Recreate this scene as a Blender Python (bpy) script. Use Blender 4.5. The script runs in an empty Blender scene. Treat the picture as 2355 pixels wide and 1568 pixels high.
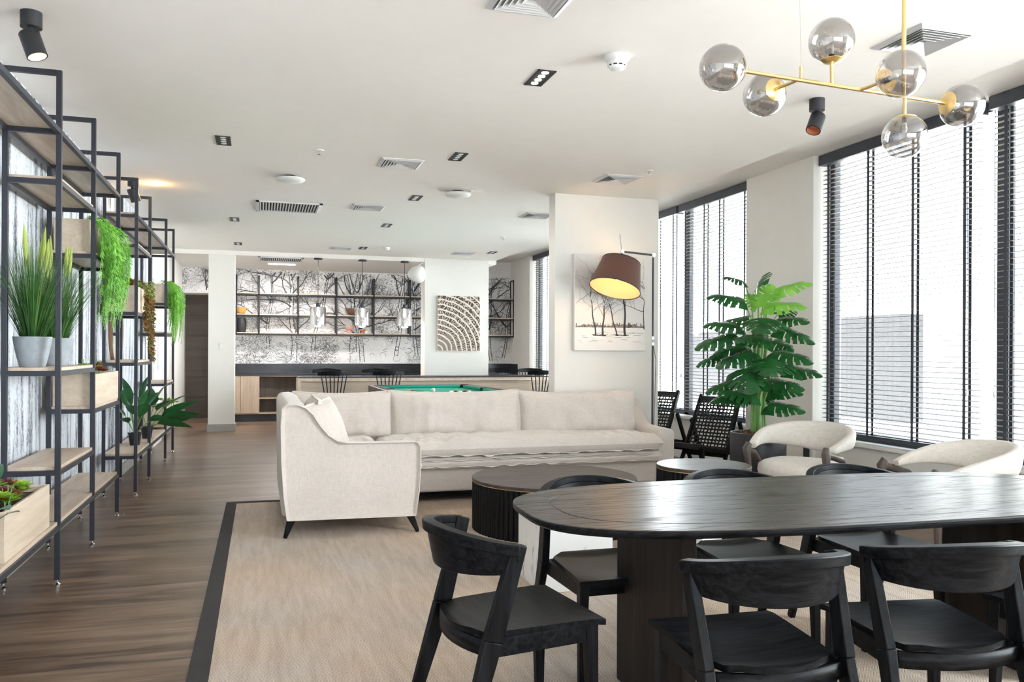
import bpy, bmesh, math, random
from mathutils import Vector, Matrix, noise
SC = bpy.context.scene
COL = SC.collection
PI = math.pi
R = math.radians
# ------------------------------------------------------------------ camera
cam = bpy.data.cameras.new('camera'); camo = bpy.data.objects.new('camera', cam); COL.objects.link(camo)
cam.sensor_width = 36; cam.lens = 1900 / 2355 * 36; cam.clip_end = 200; cam.clip_start = .05
cam.shift_y = (808.6 - 784) / 2355
yaw = R(16.9)
camo.matrix_world = (Matrix.Translation((0, 0, 1.32)) @ Matrix.Rotation(-yaw, 4, 'Z')
                     @ Matrix.Rotation(PI / 2, 4, 'X') @ Matrix.Rotation(.0045, 4, 'Z'))
SC.camera = camo
# ------------------------------------------------------------------ world and light
w = bpy.data.worlds.new('sky'); SC.world = w; w.use_nodes = True
bg = w.node_tree.nodes['Background']; bg.inputs[0].default_value = (.84, .92, 1, 1); bg.inputs[1].default_value = 2.8
SC.view_settings.view_transform = 'Standard'; SC.view_settings.look = 'None'
SC.view_settings.gamma = 1; SC.view_settings.use_curve_mapping = False
SC.view_settings.exposure = 1.0

def portal(name, loc, rot, sx, sy):
    l = bpy.data.lights.new(name, 'AREA'); l.shape = 'RECTANGLE'; l.size = sx; l.size_y = sy
    l.cycles.is_portal = True
    o = bpy.data.objects.new(name, l); COL.objects.link(o); o.location = loc; o.rotation_euler = rot
    return o
sun = bpy.data.lights.new('sun', 'SUN'); sun.energy = 30; sun.angle = R(3); sun.color = (1, .95, .86)
suno = bpy.data.objects.new('sun', sun); COL.objects.link(suno)
suno.rotation_euler = Vector((.55, .25, -1)).to_track_quat('-Z', 'Y').to_euler()   # high sun falling away from the windows
for (a, b) in ((.3, 6.6), (7.8, 11.3), (12.4, 15.3)):
    portal('window_portal', (5.32, (a + b) / 2, 1.85), (0, PI / 2, 0), 2.7, b - a)
al = bpy.data.lights.new('fill_behind', 'AREA'); al.shape = 'RECTANGLE'; al.size = 5.2; al.size_y = 2.1; al.energy = 37; al.color = (1, .97, .93)
alo = bpy.data.objects.new('fill_behind', al); COL.objects.link(alo); alo.location = (1.8, -2.85, 1.6); alo.rotation_euler = (PI / 2, 0, 0)   # fill light added outside the long window behind the camera, beyond the sky's own

for (yc, sy_, en) in ((1.35, 2.1, 310), (13.3, 1.7, 55), (10.72, 1.0, 200)):
    if True:
        al = bpy.data.lights.new('fill_side', 'AREA'); al.shape = 'RECTANGLE'; al.size = 2.5; al.size_y = sy_; al.energy = en; al.color = (.93, .97, 1)
        alo = bpy.data.objects.new('fill_side', al); COL.objects.link(alo); alo.location = (5.40, yc, 1.9); alo.rotation_euler = (0, PI / 2, 0)   # unseen fill lights added outside the side windows, beside camera and behind column
# ------------------------------------------------------------------ materials
MATS = {}
def newmat(name):
    m = bpy.data.materials.new(name); m.use_nodes = True; MATS[name] = m
    nt = m.node_tree; return m, nt, nt.nodes['Principled BSDF']
def setp(p, **k):
    for a, v in k.items(): p.inputs[a.replace('_', ' ')].default_value = v
def N(nt, t, **k):
    n = nt.nodes.new(t)
    for a, v in k.items():
        if a in n.inputs.keys() if isinstance(a, str) else False: n.inputs[a].default_value = v
        else: setattr(n, a, v)
    return n
def coords(nt, scale=(1, 1, 1), rot=(0, 0, 0), kind='Object'):
    tc = nt.nodes.new('ShaderNodeTexCoord'); mp = nt.nodes.new('ShaderNodeMapping')
    mp.inputs['Scale'].default_value = scale; mp.inputs['Rotation'].default_value = rot
    nt.links.new(tc.outputs[kind], mp.inputs[0]); return mp.outputs[0]
def noisen(nt, vec, scale, detail=4, rough=.5, dist=0):
    n = nt.nodes.new('ShaderNodeTexNoise'); nt.links.new(vec, n.inputs['Vector'])
    n.inputs['Scale'].default_value = scale; n.inputs['Detail'].default_value = detail
    n.inputs['Roughness'].default_value = rough; n.inputs['Distortion'].default_value = dist
    return n.outputs['Fac']
def ramp(nt, fac, stops, interp='LINEAR'):
    r = nt.nodes.new('ShaderNodeValToRGB'); nt.links.new(fac, r.inputs[0]); r.color_ramp.interpolation = interp
    e = r.color_ramp.elements
    while len(e) < len(stops): e.new(.5)
    for i, (p, c) in enumerate(stops):
        e[i].position = p; e[i].color = (*c, 1) if len(c) == 3 else c
    return r.outputs[0]
def mixc(nt, fac, a, b, mode='MIX'):
    m = nt.nodes.new('ShaderNodeMix'); m.data_type = 'RGBA'; m.blend_type = mode
    for s, v in ((0, fac), (6, a), (7, b)):
        if isinstance(v, (int, float)): m.inputs[s].default_value = v
        elif isinstance(v, tuple): m.inputs[s].default_value = (*v, 1)
        else: nt.links.new(v, m.inputs[s])
    return m.outputs[2]
def mathn(nt, op, a, b=None):
    m = nt.nodes.new('ShaderNodeMath'); m.operation = op
    for i, v in enumerate((a, b)):
        if v is None: continue
        if isinstance(v, (int, float)): m.inputs[i].default_value = v
        else: nt.links.new(v, m.inputs[i])
    return m.outputs[0]
def bump(nt, p, h, strength=.3, dist=.01):
    b = nt.nodes.new('ShaderNodeBump'); b.inputs['Strength'].default_value = strength; b.inputs['Distance'].default_value = dist
    nt.links.new(h, b.inputs['Height']); nt.links.new(b.outputs[0], p.inputs['Normal'])
def plain(name, c, rough=.5, metal=0, var=.06, vs=8, bmp=0, bs=60, **k):
    m, nt, p = newmat(name); v = coords(nt)
    f = noisen(nt, v, vs)
    d = tuple(max(0, x * (1 - var)) for x in c); l = tuple(min(1, x * (1 + var)) for x in c)
    nt.links.new(ramp(nt, f, [(.3, d), (.7, l)]), p.inputs['Base Color'])
    setp(p, Roughness=rough, Metallic=metal, **k)
    if bmp: bump(nt, p, noisen(nt, v, bs), bmp, .004)
    return m
def wood(name, dark, light, axis='x', scale=1, rough=.45, bmp=.15, contrast=(.35, .65), spec=.5, dist=.45):
    m, nt, p = newmat(name)
    s = {'x': (1.2, 14, 14), 'y': (14, 1.2, 14), 'z': (14, 14, 1.2)}[axis]
    v = coords(nt, tuple(a * scale for a in s))
    f = noisen(nt, v, 1.2, 6, .62, dist); g = noisen(nt, v, 6, 5, .7, .15)
    f2 = mathn(nt, 'ADD', mathn(nt, 'MULTIPLY', f, .72), mathn(nt, 'MULTIPLY', g, .28))
    nt.links.new(ramp(nt, f2, [(contrast[0], dark), (contrast[1], light)]), p.inputs['Base Color'])
    setp(p, Roughness=rough); p.inputs['Specular IOR Level'].default_value = spec; bump(nt, p, f2, bmp, .004)
    return m
plain('ceiling_paint', (.88, .845, .815), .85, var=.01)
plain('wall_paint', (.80, .79, .76), .8, var=.01)
plain('pier_paint', (.80, .78, .74), .8, var=.01)
plain('white_plastic', (.82, .82, .80), .45, var=.01)
plain('vent_metal', (.72, .72, .74), .4, .1, var=.02)
plain('dark_void', (.02, .02, .022), .9)
plain('black_metal', (.035, .036, .042), .45, .3, var=.1)
plain('shelf_steel', (.038, .041, .054), .42, .35, var=.06)
plain('bolt_chrome', (.7, .7, .72), .15, 1)
plain('frame_charcoal', (.055, .06, .075), .45, .2)
plain('slat_taupe', (.15, .142, .138), .55, var=.03)
plain('tape_dark', (.05, .055, .07), .7)
plain('baseboard_grey', (.36, .36, .33), .6)
plain('brass', (.78, .58, .28), .28, 1, var=.04)
plain('gold_trim', (.65, .48, .22), .3, 1)
plain('black_counter', (.03, .033, .04), .22, var=.3, vs=3)
plain('black_plastic', (.02, .02, .022), .5)
plain('pot_concrete', (.33, .36, .39), .8, var=.18, vs=14, bmp=.2)
plain('pot_black', (.016, .017, .022), .35)
plain('soil', (.05, .03, .02), .95, var=.5, vs=60, bmp=1)
plain('bark_chip', (.13, .06, .035), .8, var=.5, vs=30)
plain('felt_green', (.0, .33, .22), .9, var=.06, vs=30)
plain('pool_wood', (.03, .022, .02), .3)
plain('stem_green', (.14, .30, .07), .5, var=.15)
plain('ochre_glaze', (.62, .36, .10), .4); plain('brown_glaze', (.14, .075, .05), .5)
plain('pink_glaze', (.62, .36, .32), .5); plain('terracotta', (.55, .19, .10), .6)
plain('ball_white', (.85, .84, .78), .1); plain('ball_red', (.5, .03, .02), .1); plain('ball_yellow', (.8, .5, .05), .1)
plain('ball_blue', (.02, .05, .3), .1); plain('ball_black', (.01, .01, .01), .1); plain('ball_maroon', (.2, .02, .03), .1)
plain('ball_orange', (.7, .2, .02), .1)
plain('cue_wood', (.62, .42, .2), .3); plain('cue_black', (.02, .02, .02), .3)
plain('outside_white', (.85, .85, .85), .8, var=.02); plain('outside_grey', (.036, .037, .043), .9, var=.25, vs=40)
plain('outside_ground', (.7, .7, .68), .9)
plain('leather_brown', (.25, .14, .08), .5)
plain('cord_black', (.012, .012, .014), .7, bmp=.4, bs=150)
plain('copper_inner', (.55, .2, .1), .4)
wood('shelf_oak', (.50, .38, .28), (.72, .60, .48), 'y', 1)
wood('box_oak', (.56, .44, .33), (.74, .63, .50), 'y', .8)
wood('cabinet_oak', (.42, .33, .25), (.62, .50, .39), 'z', .8)
wood('bar_oak', (.44, .36, .28), (.62, .52, .42), 'x', .7)
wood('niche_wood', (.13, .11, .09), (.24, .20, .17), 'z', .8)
wood('door_brown', (.05, .036, .028), (.085, .064, .05), 'x', .5, .5)
wood('black_oak', (.001, .001, .0013), (.011, .012, .015), 'x', 2.0, .42, .3, (.42, .62), .11, 1.3)
wood('black_oak_upright', (.0015, .0015, .002), (.010, .011, .014), 'z', 2.0, .42, .3, (.42, .62), .14)
wood('table_oak', (.008, .006, .0055), (.060, .048, .042), 'x', 1.1, .33, .25, (.36, .66), .22, .8)
_nt = MATS['table_oak'].node_tree; _p = _nt.nodes['Principled BSDF']
_g = noisen(_nt, coords(_nt, (2.2, 46, 10)), 2.0, 5, .65, .6)
_nt.links.new(ramp(_nt, _g, [(.36, (.09, .09, .09)), (.50, (.25, .25, .25))]), _p.inputs['Specular IOR Level'])
_nt.links.new(ramp(_nt, _g, [(.36, (.48, .48, .48)), (.48, (.31, .31, .31))]), _p.inputs['Roughness'])
wood('pedestal_oak', (.010, .007, .006), (.032, .024, .02), 'z', 1.1, .5, .2, (.35, .65), .15)
wood('coffee_top_oak', (.028, .021, .018), (.095, .074, .063), 'x', 1.0, .38, .2, (.35, .65), .25)
wood('flute_black', (.002, .002, .0025), (.008, .008, .009), 'z', 1, .45, .1, (.35, .65), .15)
wood('arm_walnut', (.04, .03, .025), (.12, .09, .075), 'z', 1.4, .45, .1)

def fabric(name, c, weave=420, var=.05, bmp=.25):
    m, nt, p = newmat(name); v = coords(nt)
    w1 = N(nt, 'ShaderNodeTexNoise'); nt.links.new(coords(nt, (1, 1, .12)), w1.inputs['Vector']); w1.inputs['Scale'].default_value = weave * .5
    w2 = N(nt, 'ShaderNodeTexNoise'); nt.links.new(coords(nt, (.12, .12, 1)), w2.inputs['Vector']); w2.inputs['Scale'].default_value = weave * .5
    h = mathn(nt, 'ADD', w1.outputs[0], w2.outputs[0]); h = mathn(nt, 'MULTIPLY', h, .5)
    f = noisen(nt, v, 4, 4)
    a = tuple(x * (1 - var) for x in c); b = tuple(min(1, x * (1 + var)) for x in c)
    base = ramp(nt, f, [(.3, a), (.7, b)])
    nt.links.new(mixc(nt, .35, base, ramp(nt, h, [(.35, tuple(x * .72 for x in c)), (.6, tuple(min(1, x * 1.15) for x in c))])), p.inputs['Base Color'])
    setp(p, Roughness=.95); p.inputs['Sheen Weight'].default_value = .25
    bump(nt, p, h, bmp, .003)
    return m
fabric('linen_cream', (.60, .535, .485)); fabric('boucle_cream', (.66, .62, .565), 260, .04, .4)
_m = fabric('shade_cloth', (.055, .043, .040), 500); _nt = _m.node_tree
_t = _nt.nodes.new('ShaderNodeBsdfTranslucent'); _t.inputs[0].default_value = (.70, .36, .20, 1); _x = _nt.nodes.new('ShaderNodeMixShader'); _x.inputs[0].default_value = .085
_nt.links.new(_nt.nodes['Principled BSDF'].outputs[0], _x.inputs[1]); _nt.links.new(_t.outputs[0], _x.inputs[2]); _nt.links.new(_x.outputs[0], _nt.nodes['Material Output'].inputs[0])

def mat_floor():
    m, nt, p = newmat('floor_planks')
    v = coords(nt)
    br = N(nt, 'ShaderNodeTexBrick'); nt.links.new(v, br.inputs['Vector'])
    br.inputs['Scale'].default_value = 1; br.inputs['Brick Width'].default_value = 1.2; br.inputs['Row Height'].default_value = .18
    br.inputs['Mortar Size'].default_value = .0012; br.offset = .37
    br.inputs['Color1'].default_value = (.3, .3, .3, 1); br.inputs['Color2'].default_value = (.75, .75, .75, 1); br.inputs['Mortar'].default_value = (0, 0, 0, 1)
    v2 = coords(nt, (1.1, 15, 1)); g = noisen(nt, v2, 1.3, 6, .62, 1.2)
    g2 = noisen(nt, coords(nt, (.8, 5, 1)), 1.0, 3, .5, .6)
    f = mathn(nt, 'ADD', mathn(nt, 'MULTIPLY', g, .62), mathn(nt, 'MULTIPLY', g2, .38))
    c = ramp(nt, f, [(.38, (.066, .037, .023)), (.50, (.170, .108, .073)), (.62, (.29, .20, .142))])
    c = mixc(nt, .20, c, br.outputs['Color'], 'MULTIPLY')
    nt.links.new(c, p.inputs['Base Color']); setp(p, Roughness=.38)
    rr = ramp(nt, g, [(.3, (.30, .30, .30)), (.7, (.45, .45, .45))]); nt.links.new(rr, p.inputs['Roughness'])
    bump(nt, p, mathn(nt, 'MULTIPLY', f, br.outputs['Fac']), .12, .003)
mat_floor()
def mat_rug():
    m, nt, p = newmat('rug_weave')
    v = coords(nt); sep = N(nt, 'ShaderNodeSeparateXYZ'); nt.links.new(v, sep.inputs[0])
    # herringbone: stripes whose slant flips from column to column
    col = mathn(nt, 'PINGPONG', sep.outputs[1], .03)
    s = mathn(nt, 'SINE', mathn(nt, 'MULTIPLY', mathn(nt, 'ADD', sep.outputs[0], mathn(nt, 'MULTIPLY', col, .9)), 2 * PI / .014))
    h = mathn(nt, 'ADD', mathn(nt, 'MULTIPLY', s, .5), .5)
    n1 = noisen(nt, coords(nt, (1, 1, 1)), 160, 3, .8); n2 = noisen(nt, coords(nt, (13, 1.3, 1)), 1.6, 5, .65, .5); n3 = noisen(nt, v, 1.1, 2)
    f = mathn(nt, 'ADD', mathn(nt, 'MULTIPLY', n1, .62), mathn(nt, 'MULTIPLY', h, .13))
    c = ramp(nt, f, [(.20, (.22, .172, .14)), (.34, (.58, .49, .41)), (.55, (.90, .81, .71))])
    c = mixc(nt, .75, c, ramp(nt, n2, [(.36, (.76, .72, .69)), (.62, (1, 1, 1))]), 'MULTIPLY')
    c = mixc(nt, .8, c, ramp(nt, n3, [(.35, (1, .90, .80)), (.65, (.90, .92, .96))]), 'MULTIPLY')
    nt.links.new(c, p.inputs['Base Color']); setp(p, Roughness=1); bump(nt, p, f, .8, .006)
mat_rug()
plain('rug_border_cloth', (.040, .037, .036), .95, var=.1, bmp=.4, bs=200)

def mat_birch():
    m, nt, p = newmat('birch_wallpaper')
    a = noisen(nt, coords(nt, (1, 9, .8)), 1.3, 3, .6, .3)
    b = noisen(nt, coords(nt, (1, 26, 6)), 2.2, 8, .78, 1.2)
    c = noisen(nt, coords(nt, (1, 60, 40)), 1.4, 5, .7, .8)
    f = mathn(nt, 'ADD', mathn(nt, 'MULTIPLY', a, .42), mathn(nt, 'ADD', mathn(nt, 'MULTIPLY', b, .38), mathn(nt, 'MULTIPLY', c, .20)))
    col = ramp(nt, f, [(.405, (.02, .025, .045)), (.45, (.22, .24, .29)), (.495, (.62, .65, .70)), (.62, (.74, .77, .82))])
    nt.links.new(col, p.inputs['Base Color']); setp(p, Roughness=.7)
mat_birch()
def mat_mural():
    m, nt, p = newmat('mural_paper')
    v = coords(nt)
    big = noisen(nt, coords(nt, (1, 1, 1)), 1.5, 3, .6, .5)
    # pen hatching that follows distorted contours
    wv = N(nt, 'ShaderNodeTexWave'); nt.links.new(v, wv.inputs['Vector']); wv.inputs['Scale'].default_value = 12
    wv.inputs['Distortion'].default_value = 16; wv.inputs['Detail'].default_value = 4; wv.inputs['Detail Scale'].default_value = 2.5; wv.inputs['Detail Roughness'].default_value = .7
    vo = N(nt, 'ShaderNodeTexVoronoi'); vo.feature = 'DISTANCE_TO_EDGE'
    dv = N(nt, 'ShaderNodeTexNoise'); nt.links.new(v, dv.inputs['Vector']); dv.inputs['Scale'].default_value = 7
    add = N(nt, 'ShaderNodeVectorMath'); add.operation = 'MULTIPLY_ADD'
    nt.links.new(dv.outputs['Color'], add.inputs[0]); add.inputs[1].default_value = (.22, .22, .22); nt.links.new(v, add.inputs[2])
    nt.links.new(add.outputs[0], vo.inputs['Vector']); vo.inputs['Scale'].default_value = 15
    lines = ramp(nt, vo.outputs['Distance'], [(.03, (.10, .10, .10)), (.13, (1, 1, 1))])
    hat = ramp(nt, wv.outputs['Fac'], [(.12, (.05, .05, .05)), (.42, (1, 1, 1))])
    both = mixc(nt, 1, lines, hat, 'MULTIPLY')
    dens = ramp(nt, big, [(.42, (0, 0, 0)), (.56, (1, 1, 1))])
    spk = ramp(nt, noisen(nt, v, 34, 4, .7, .6), [(.40, (.12, .12, .12)), (.50, (1, 1, 1))])
    t = mixc(nt, dens, both, spk)
    big2 = noisen(nt, coords(nt, (1, 1, .9)), .95, 2, .5, .3)
    col = mixc(nt, ramp(nt, big2, [(.50, (0, 0, 0)), (.58, (.85, .85, .85))]), t, (1., 1., 1.))
    out = mixc(nt, .88, (.90, .89, .90), col, 'MULTIPLY')
    nt.links.new(out, p.inputs['Base Color']); setp(p, Roughness=.8)
mat_mural()
plain('ink', (.06, .06, .075), .8, var=.2); plain('ink_grey', (.19, .19, .21), .8, var=.2)
plain('ink_pale', (.80, .80, .81), .8, var=.1)
def mat_rings():
    m, nt, p = newmat('tree_ring_print')
    v = coords(nt)
    mp = N(nt, 'ShaderNodeMapping'); nt.links.new(v, mp.inputs[0]); mp.inputs['Location'].default_value = (.42, 0, .50)
    mp.inputs['Scale'].default_value = (1, 0, 1)
    wv = N(nt, 'ShaderNodeTexWave'); wv.wave_type = 'RINGS'; wv.rings_direction = 'Y'; nt.links.new(mp.outputs[0], wv.inputs['Vector'])
    wv.inputs['Scale'].default_value = 3.6; wv.inputs['Distortion'].default_value = 2.0; wv.inputs['Detail'].default_value = 3; wv.inputs['Detail Scale'].default_value = 1.5
    ring = ramp(nt, wv.outputs['Fac'], [(.72, (0, 0, 0)), (.90, (1, 1, 1))])
    gr = N(nt, 'ShaderNodeTexGradient'); gr.gradient_type = 'RADIAL'
    rot = N(nt, 'ShaderNodeMapping'); nt.links.new(mp.outputs[0], rot.inputs[0]); rot.inputs['Rotation'].default_value = (PI / 2, 0, 0)
    nt.links.new(rot.outputs[0], gr.inputs[0])
    ang = mathn(nt, 'SINE', mathn(nt, 'ADD', mathn(nt, 'MULTIPLY', gr.outputs['Fac'], 2 * PI * 110), mathn(nt, 'MULTIPLY', noisen(nt, v, 11, 5), 30)))
    rays = ramp(nt, ang, [(.15, (.09, .055, .04)), (.75, (.62, .54, .46))])
    c = mixc(nt, ring, rays, (.78, .72, .64))
    nt.links.new(c, p.inputs['Base Color']); setp(p, Roughness=.7)
mat_rings()
plain('canvas_white', (.80, .77, .73), .8, var=.02); plain('canvas_snow', (.86, .84, .81), .8, var=.02)
plain('paint_hill', (.30, .24, .22), .8, var=.3, vs=30)
def mat_marble():
    m, nt, p = newmat('white_marble'); v = coords(nt)
    n_ = noisen(nt, coords(nt, (1, 1, .5), (0, R(30), R(20))), 3.2, 5, .55, .5); q = mathn(nt, 'ABSOLUTE', mathn(nt, 'SUBTRACT', n_, .5))
    n2 = noisen(nt, v, 5, 2); th = ramp(nt, n2, [(.45, (.0, .0, .0)), (.6, (1, 1, 1))])
    c = ramp(nt, q, [(.0, (.25, .25, .27)), (.008, (.55, .55, .57)), (.022, (.84, .84, .84))])
    nt.links.new(mixc(nt, th, c, (.84, .84, .84)), p.inputs['Base Color'])
    setp(p, Roughness=.2)
mat_marble()
def leafmat(name, a, b, rough=.4, trans=.25):
    m, nt, p = newmat(name)
    f = noisen(nt, coords(nt), 9, 3)
    c = ramp(nt, f, [(.3, a), (.7, b)]); nt.links.new(c, p.inputs['Base Color']); setp(p, Roughness=rough)
    tr = N(nt, 'ShaderNodeBsdfTranslucent'); nt.links.new(c, tr.inputs[0])
    mx = N(nt, 'ShaderNodeMixShader'); mx.inputs[0].default_value = trans
    nt.links.new(p.outputs[0], mx.inputs[1]); nt.links.new(tr.outputs[0], mx.inputs[2])
    nt.links.new(mx.outputs[0], nt.nodes['Material Output'].inputs[0])
leafmat('leaf_monstera', (.008, .060, .016), (.022, .125, .028), .2, .12)
leafmat('leaf_monstera_young', (.16, .42, .05), (.26, .58, .08), .3, .3)
leafmat('leaf_grass', (.018, .075, .018), (.06, .18, .032)); leafmat('leaf_grass_pale', (.08, .20, .04), (.16, .30, .08))
leafmat('spike_yellow', (.42, .52, .10), (.62, .70, .22), .7)
leafmat('leaf_fern', (.13, .42, .03), (.30, .66, .07), .5, .35)
leafmat('leaf_red', (.20, .045, .02), (.38, .13, .05), .5); leafmat('leaf_rust', (.22, .12, .03), (.42, .22, .07), .5)
leafmat('leaf_lime', (.22, .45, .03), (.45, .65, .07), .45); leafmat('leaf_maroon', (.13, .02, .03), (.28, .04, .05), .4)
leafmat('leaf_dark', (.015, .09, .025), (.035, .17, .05), .3, .15)
def emis(name, c, s):
    m, nt, p = newmat(name); p.inputs['Base Color'].default_value = (*c, 1)
    p.inputs['Emission Color'].default_value = (*c, 1); p.inputs['Emission Strength'].default_value = s
emis('bulb_warm', (1, .72, .32), 25); emis('led_white', (1, .93, .80), 6)
emis('spot_glow', (1, .75, .4), 1.5)
def mat_shade_inner():
    m, nt, p = newmat('shade_inner'); p.inputs['Base Color'].default_value = (.80, .60, .40, 1); setp(p, Roughness=.6)
    t_ = N(nt, 'ShaderNodeBsdfTranslucent'); t_.inputs[0].default_value = (1, .7, .4, 1); x_ = N(nt, 'ShaderNodeMixShader'); x_.inputs[0].default_value = .35
    nt.links.new(p.outputs[0], x_.inputs[1]); nt.links.new(t_.outputs[0], x_.inputs[2]); nt.links.new(x_.outputs[0], nt.nodes['Material Output'].inputs[0])
mat_shade_inner()
def glassy(name, tint, refl, rough=.02, fres=False):
    m = bpy.data.materials.new(name); m.use_nodes = True; MATS[name] = m; nt = m.node_tree
    nt.nodes.remove(nt.nodes['Principled BSDF'])
    t = N(nt, 'ShaderNodeBsdfTransparent'); t.inputs[0].default_value = (*tint, 1)
    g = N(nt, 'ShaderNodeBsdfGlossy'); g.inputs['Roughness'].default_value = rough; g.inputs[0].default_value = (.92, .92, .93, 1)
    mx = N(nt, 'ShaderNodeMixShader')
    lw = N(nt, 'ShaderNodeLayerWeight'); lw.inputs[0].default_value = .5
    f = mathn(nt, 'ADD', mathn(nt, 'MULTIPLY', mathn(nt, 'POWER', lw.outputs['Facing'], 4), .6), refl)
    nt.links.new(f, mx.inputs[0]); nt.links.new(t.outputs[0], mx.inputs[1]); nt.links.new(g.outputs[0], mx.inputs[2])
    nt.links.new(mx.outputs[0], nt.nodes['Material Output'].inputs[0])
glassy('window_glass', (.96, .98, .98), .02); glassy('smoked_glass', (.56, .54, .53), .22); glassy('mirror_glass', (.7, .7, .7), .55, .06)
def mat_mirror():
    m, nt, p = newmat('mirror'); p.inputs['Base Color'].default_value = (.85, .86, .86, 1); setp(p, Metallic=1.0, Roughness=.03)
mat_mirror()

# ------------------------------------------------------------------ mesh builder
class MB:
    def __init__(s): s.v = []; s.f = []; s.mi = []; s.m = 0
    def add(s, vs, fs):
        o = len(s.v); s.v += [tuple(v) for v in vs]; s.f += [tuple(i + o for i in f) for f in fs]; s.mi += [s.m] * len(fs); return s
    def box(s, x0, y0, z0, x1, y1, z1):
        return s.add([(x, y, z) for z in (z0, z1) for y in (y0, y1) for x in (x0, x1)],
                     [(0, 2, 3, 1), (4, 5, 7, 6), (0, 1, 5, 4), (2, 6, 7, 3), (0, 4, 6, 2), (1, 3, 7, 5)])
    def bar(s, p, q, w, h=None, up=(0, 0, 1), w2=None, h2=None):
        h = h or w; w2 = w2 or w; h2 = h2 or h
        p = Vector(p); q = Vector(q); d = (q - p).normalized(); up = Vector(up)
        if abs(d.dot(up)) > .99: up = Vector((0, 1, 0))
        a = d.cross(up).normalized(); b = a.cross(d)
        vs = []
        for c, ww, hh in ((p, w, h), (q, w2, h2)):
            for i, j in ((-1, -1), (1, -1), (1, 1), (-1, 1)): vs.append(c + a * i * ww / 2 + b * j * hh / 2)
        return s.add(vs, [(0, 1, 2, 3), (7, 6, 5, 4), (0, 4, 5, 1), (1, 5, 6, 2), (2, 6, 7, 3), (3, 7, 4, 0)])
    def tube(s, pts, rad, n=8, caps=True):
        pts = [Vector(p) for p in pts]; k = len(pts)
        if not isinstance(rad, (list, tuple)): rad = [rad] * k
        vs = []; a = None
        for i, p in enumerate(pts):
            d = (pts[min(i + 1, k - 1)] - pts[max(i - 1, 0)]).normalized()
            if a is None: a = d.orthogonal().normalized()
            else:
                a = a - d * a.dot(d); a = a.normalized() if a.length > 1e-6 else d.orthogonal().normalized()
            b = d.cross(a)
            for j in range(n):
                t = 2 * PI * j / n; vs.append(p + (a * math.cos(t) + b * math.sin(t)) * rad[i])
        fs = [(i * n + j, i * n + (j + 1) % n, (i + 1) * n + (j + 1) % n, (i + 1) * n + j) for i in range(k - 1) for j in range(n)]
        if caps: fs += [tuple(range(n))[::-1], tuple((k - 1) * n + j for j in range(n))]
        return s.add(vs, fs)
    def lathe(s, prof, c=(0, 0, 0), n=32, mat=None):
        k = len(prof); vs = []
        M = mat or Matrix.Translation(Vector(c))
        for r, z in prof:
            for j in range(n):
                t = 2 * PI * j / n; vs.append(M @ Vector((max(r, .0002) * math.cos(t), max(r, .0002) * math.sin(t), z)))
        fs = [(i * n + j, i * n + (j + 1) % n, (i + 1) * n + (j + 1) % n, (i + 1) * n + j) for i in range(k - 1) for j in range(n)]
        return s.add(vs, fs)
    def sphere(s, c, r, n=24, m=12, sz=1):
        return s.lathe([(r * math.sin(PI * i / m), -r * sz * math.cos(PI * i / m)) for i in range(m + 1)], c, n)
    def prism(s, pts, a, b, axis='z'):
        n = len(pts)
        def q(p, t): return {'z': (p[0], p[1], t), 'y': (p[0], t, p[1]), 'x': (t, p[0], p[1])}[axis]
        vs = [q(p, a) for p in pts] + [q(p, b) for p in pts]
        return s.add(vs, [tuple(range(n))[::-1], tuple(range(n, 2 * n))] + [(i, (i + 1) % n, n + (i + 1) % n, n + i) for i in range(n)])
    def grid(s, fn, nu, nv, flip=False):
        vs = [fn(i / nu, j / nv) for i in range(nu + 1) for j in range(nv + 1)]
        fs = []
        for i in range(nu):
            for j in range(nv):
                a = i * (nv + 1) + j; q = (a, a + 1, a + nv + 2, a + nv + 1); fs.append(q[::-1] if flip else q)
        return s.add(vs, fs)
    def xf(s, M):
        s.v = [tuple(M @ Vector(v)) for v in s.v]; return s
    def build(s, name, mat, parent=None, smooth=None, bevel=0, seg=2, world=True, subd=0, solid=0, fixn=True):
        me = bpy.data.meshes.new(name); me.from_pydata(s.v, [], s.f)
        for m in ([mat] if isinstance(mat, str) else mat): me.materials.append(MATS[m])
        if any(s.mi):
            for p, i in zip(me.polygons, s.mi): p.material_index = i
        if fixn:
            bm = bmesh.new(); bm.from_mesh(me); bmesh.ops.recalc_face_normals(bm, faces=bm.faces); bm.to_mesh(me); bm.free()
        me.update()
        if smooth is None: smooth = 40
        if smooth:
            for p in me.polygons: p.use_smooth = True
            me.set_sharp_from_angle(angle=R(smooth))
        o = bpy.data.objects.new(name, me); COL.objects.link(o)
        if parent:
            o.parent = parent
            if world and parent.type == 'EMPTY': o.location = -parent.location
        if solid:
            md = o.modifiers.new('solid', 'SOLIDIFY'); md.thickness = solid; md.offset = 0
        if bevel:
            md = o.modifiers.new('bevel', 'BEVEL'); md.width = bevel; md.segments = seg; md.limit_method = 'ANGLE'; md.angle_limit = R(35)
        if subd:
            md = o.modifiers.new('sub', 'SUBSURF'); md.levels = subd; md.render_levels = subd
        return o
def tag(o, label, cat, group=None, kind=None):
    o['label'] = label; o['category'] = cat
    if group: o['group'] = group
    if kind: o['kind'] = kind
    return o
def thing(name, label, cat, loc=(0, 0, 0), rz=0, group=None):
    o = bpy.data.objects.new(name, None); COL.objects.link(o); o.location = loc; o.rotation_euler = (0, 0, rz); o.empty_display_size = .1
    return tag(o, label, cat, group)
def struct(name, mb, mat, label, cat='structure', parent=None, **k):
    o = mb.build(name, mat, parent, **k)
    if not parent: o['kind'] = 'structure'; o['label'] = label; o['category'] = cat
    return o
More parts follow.
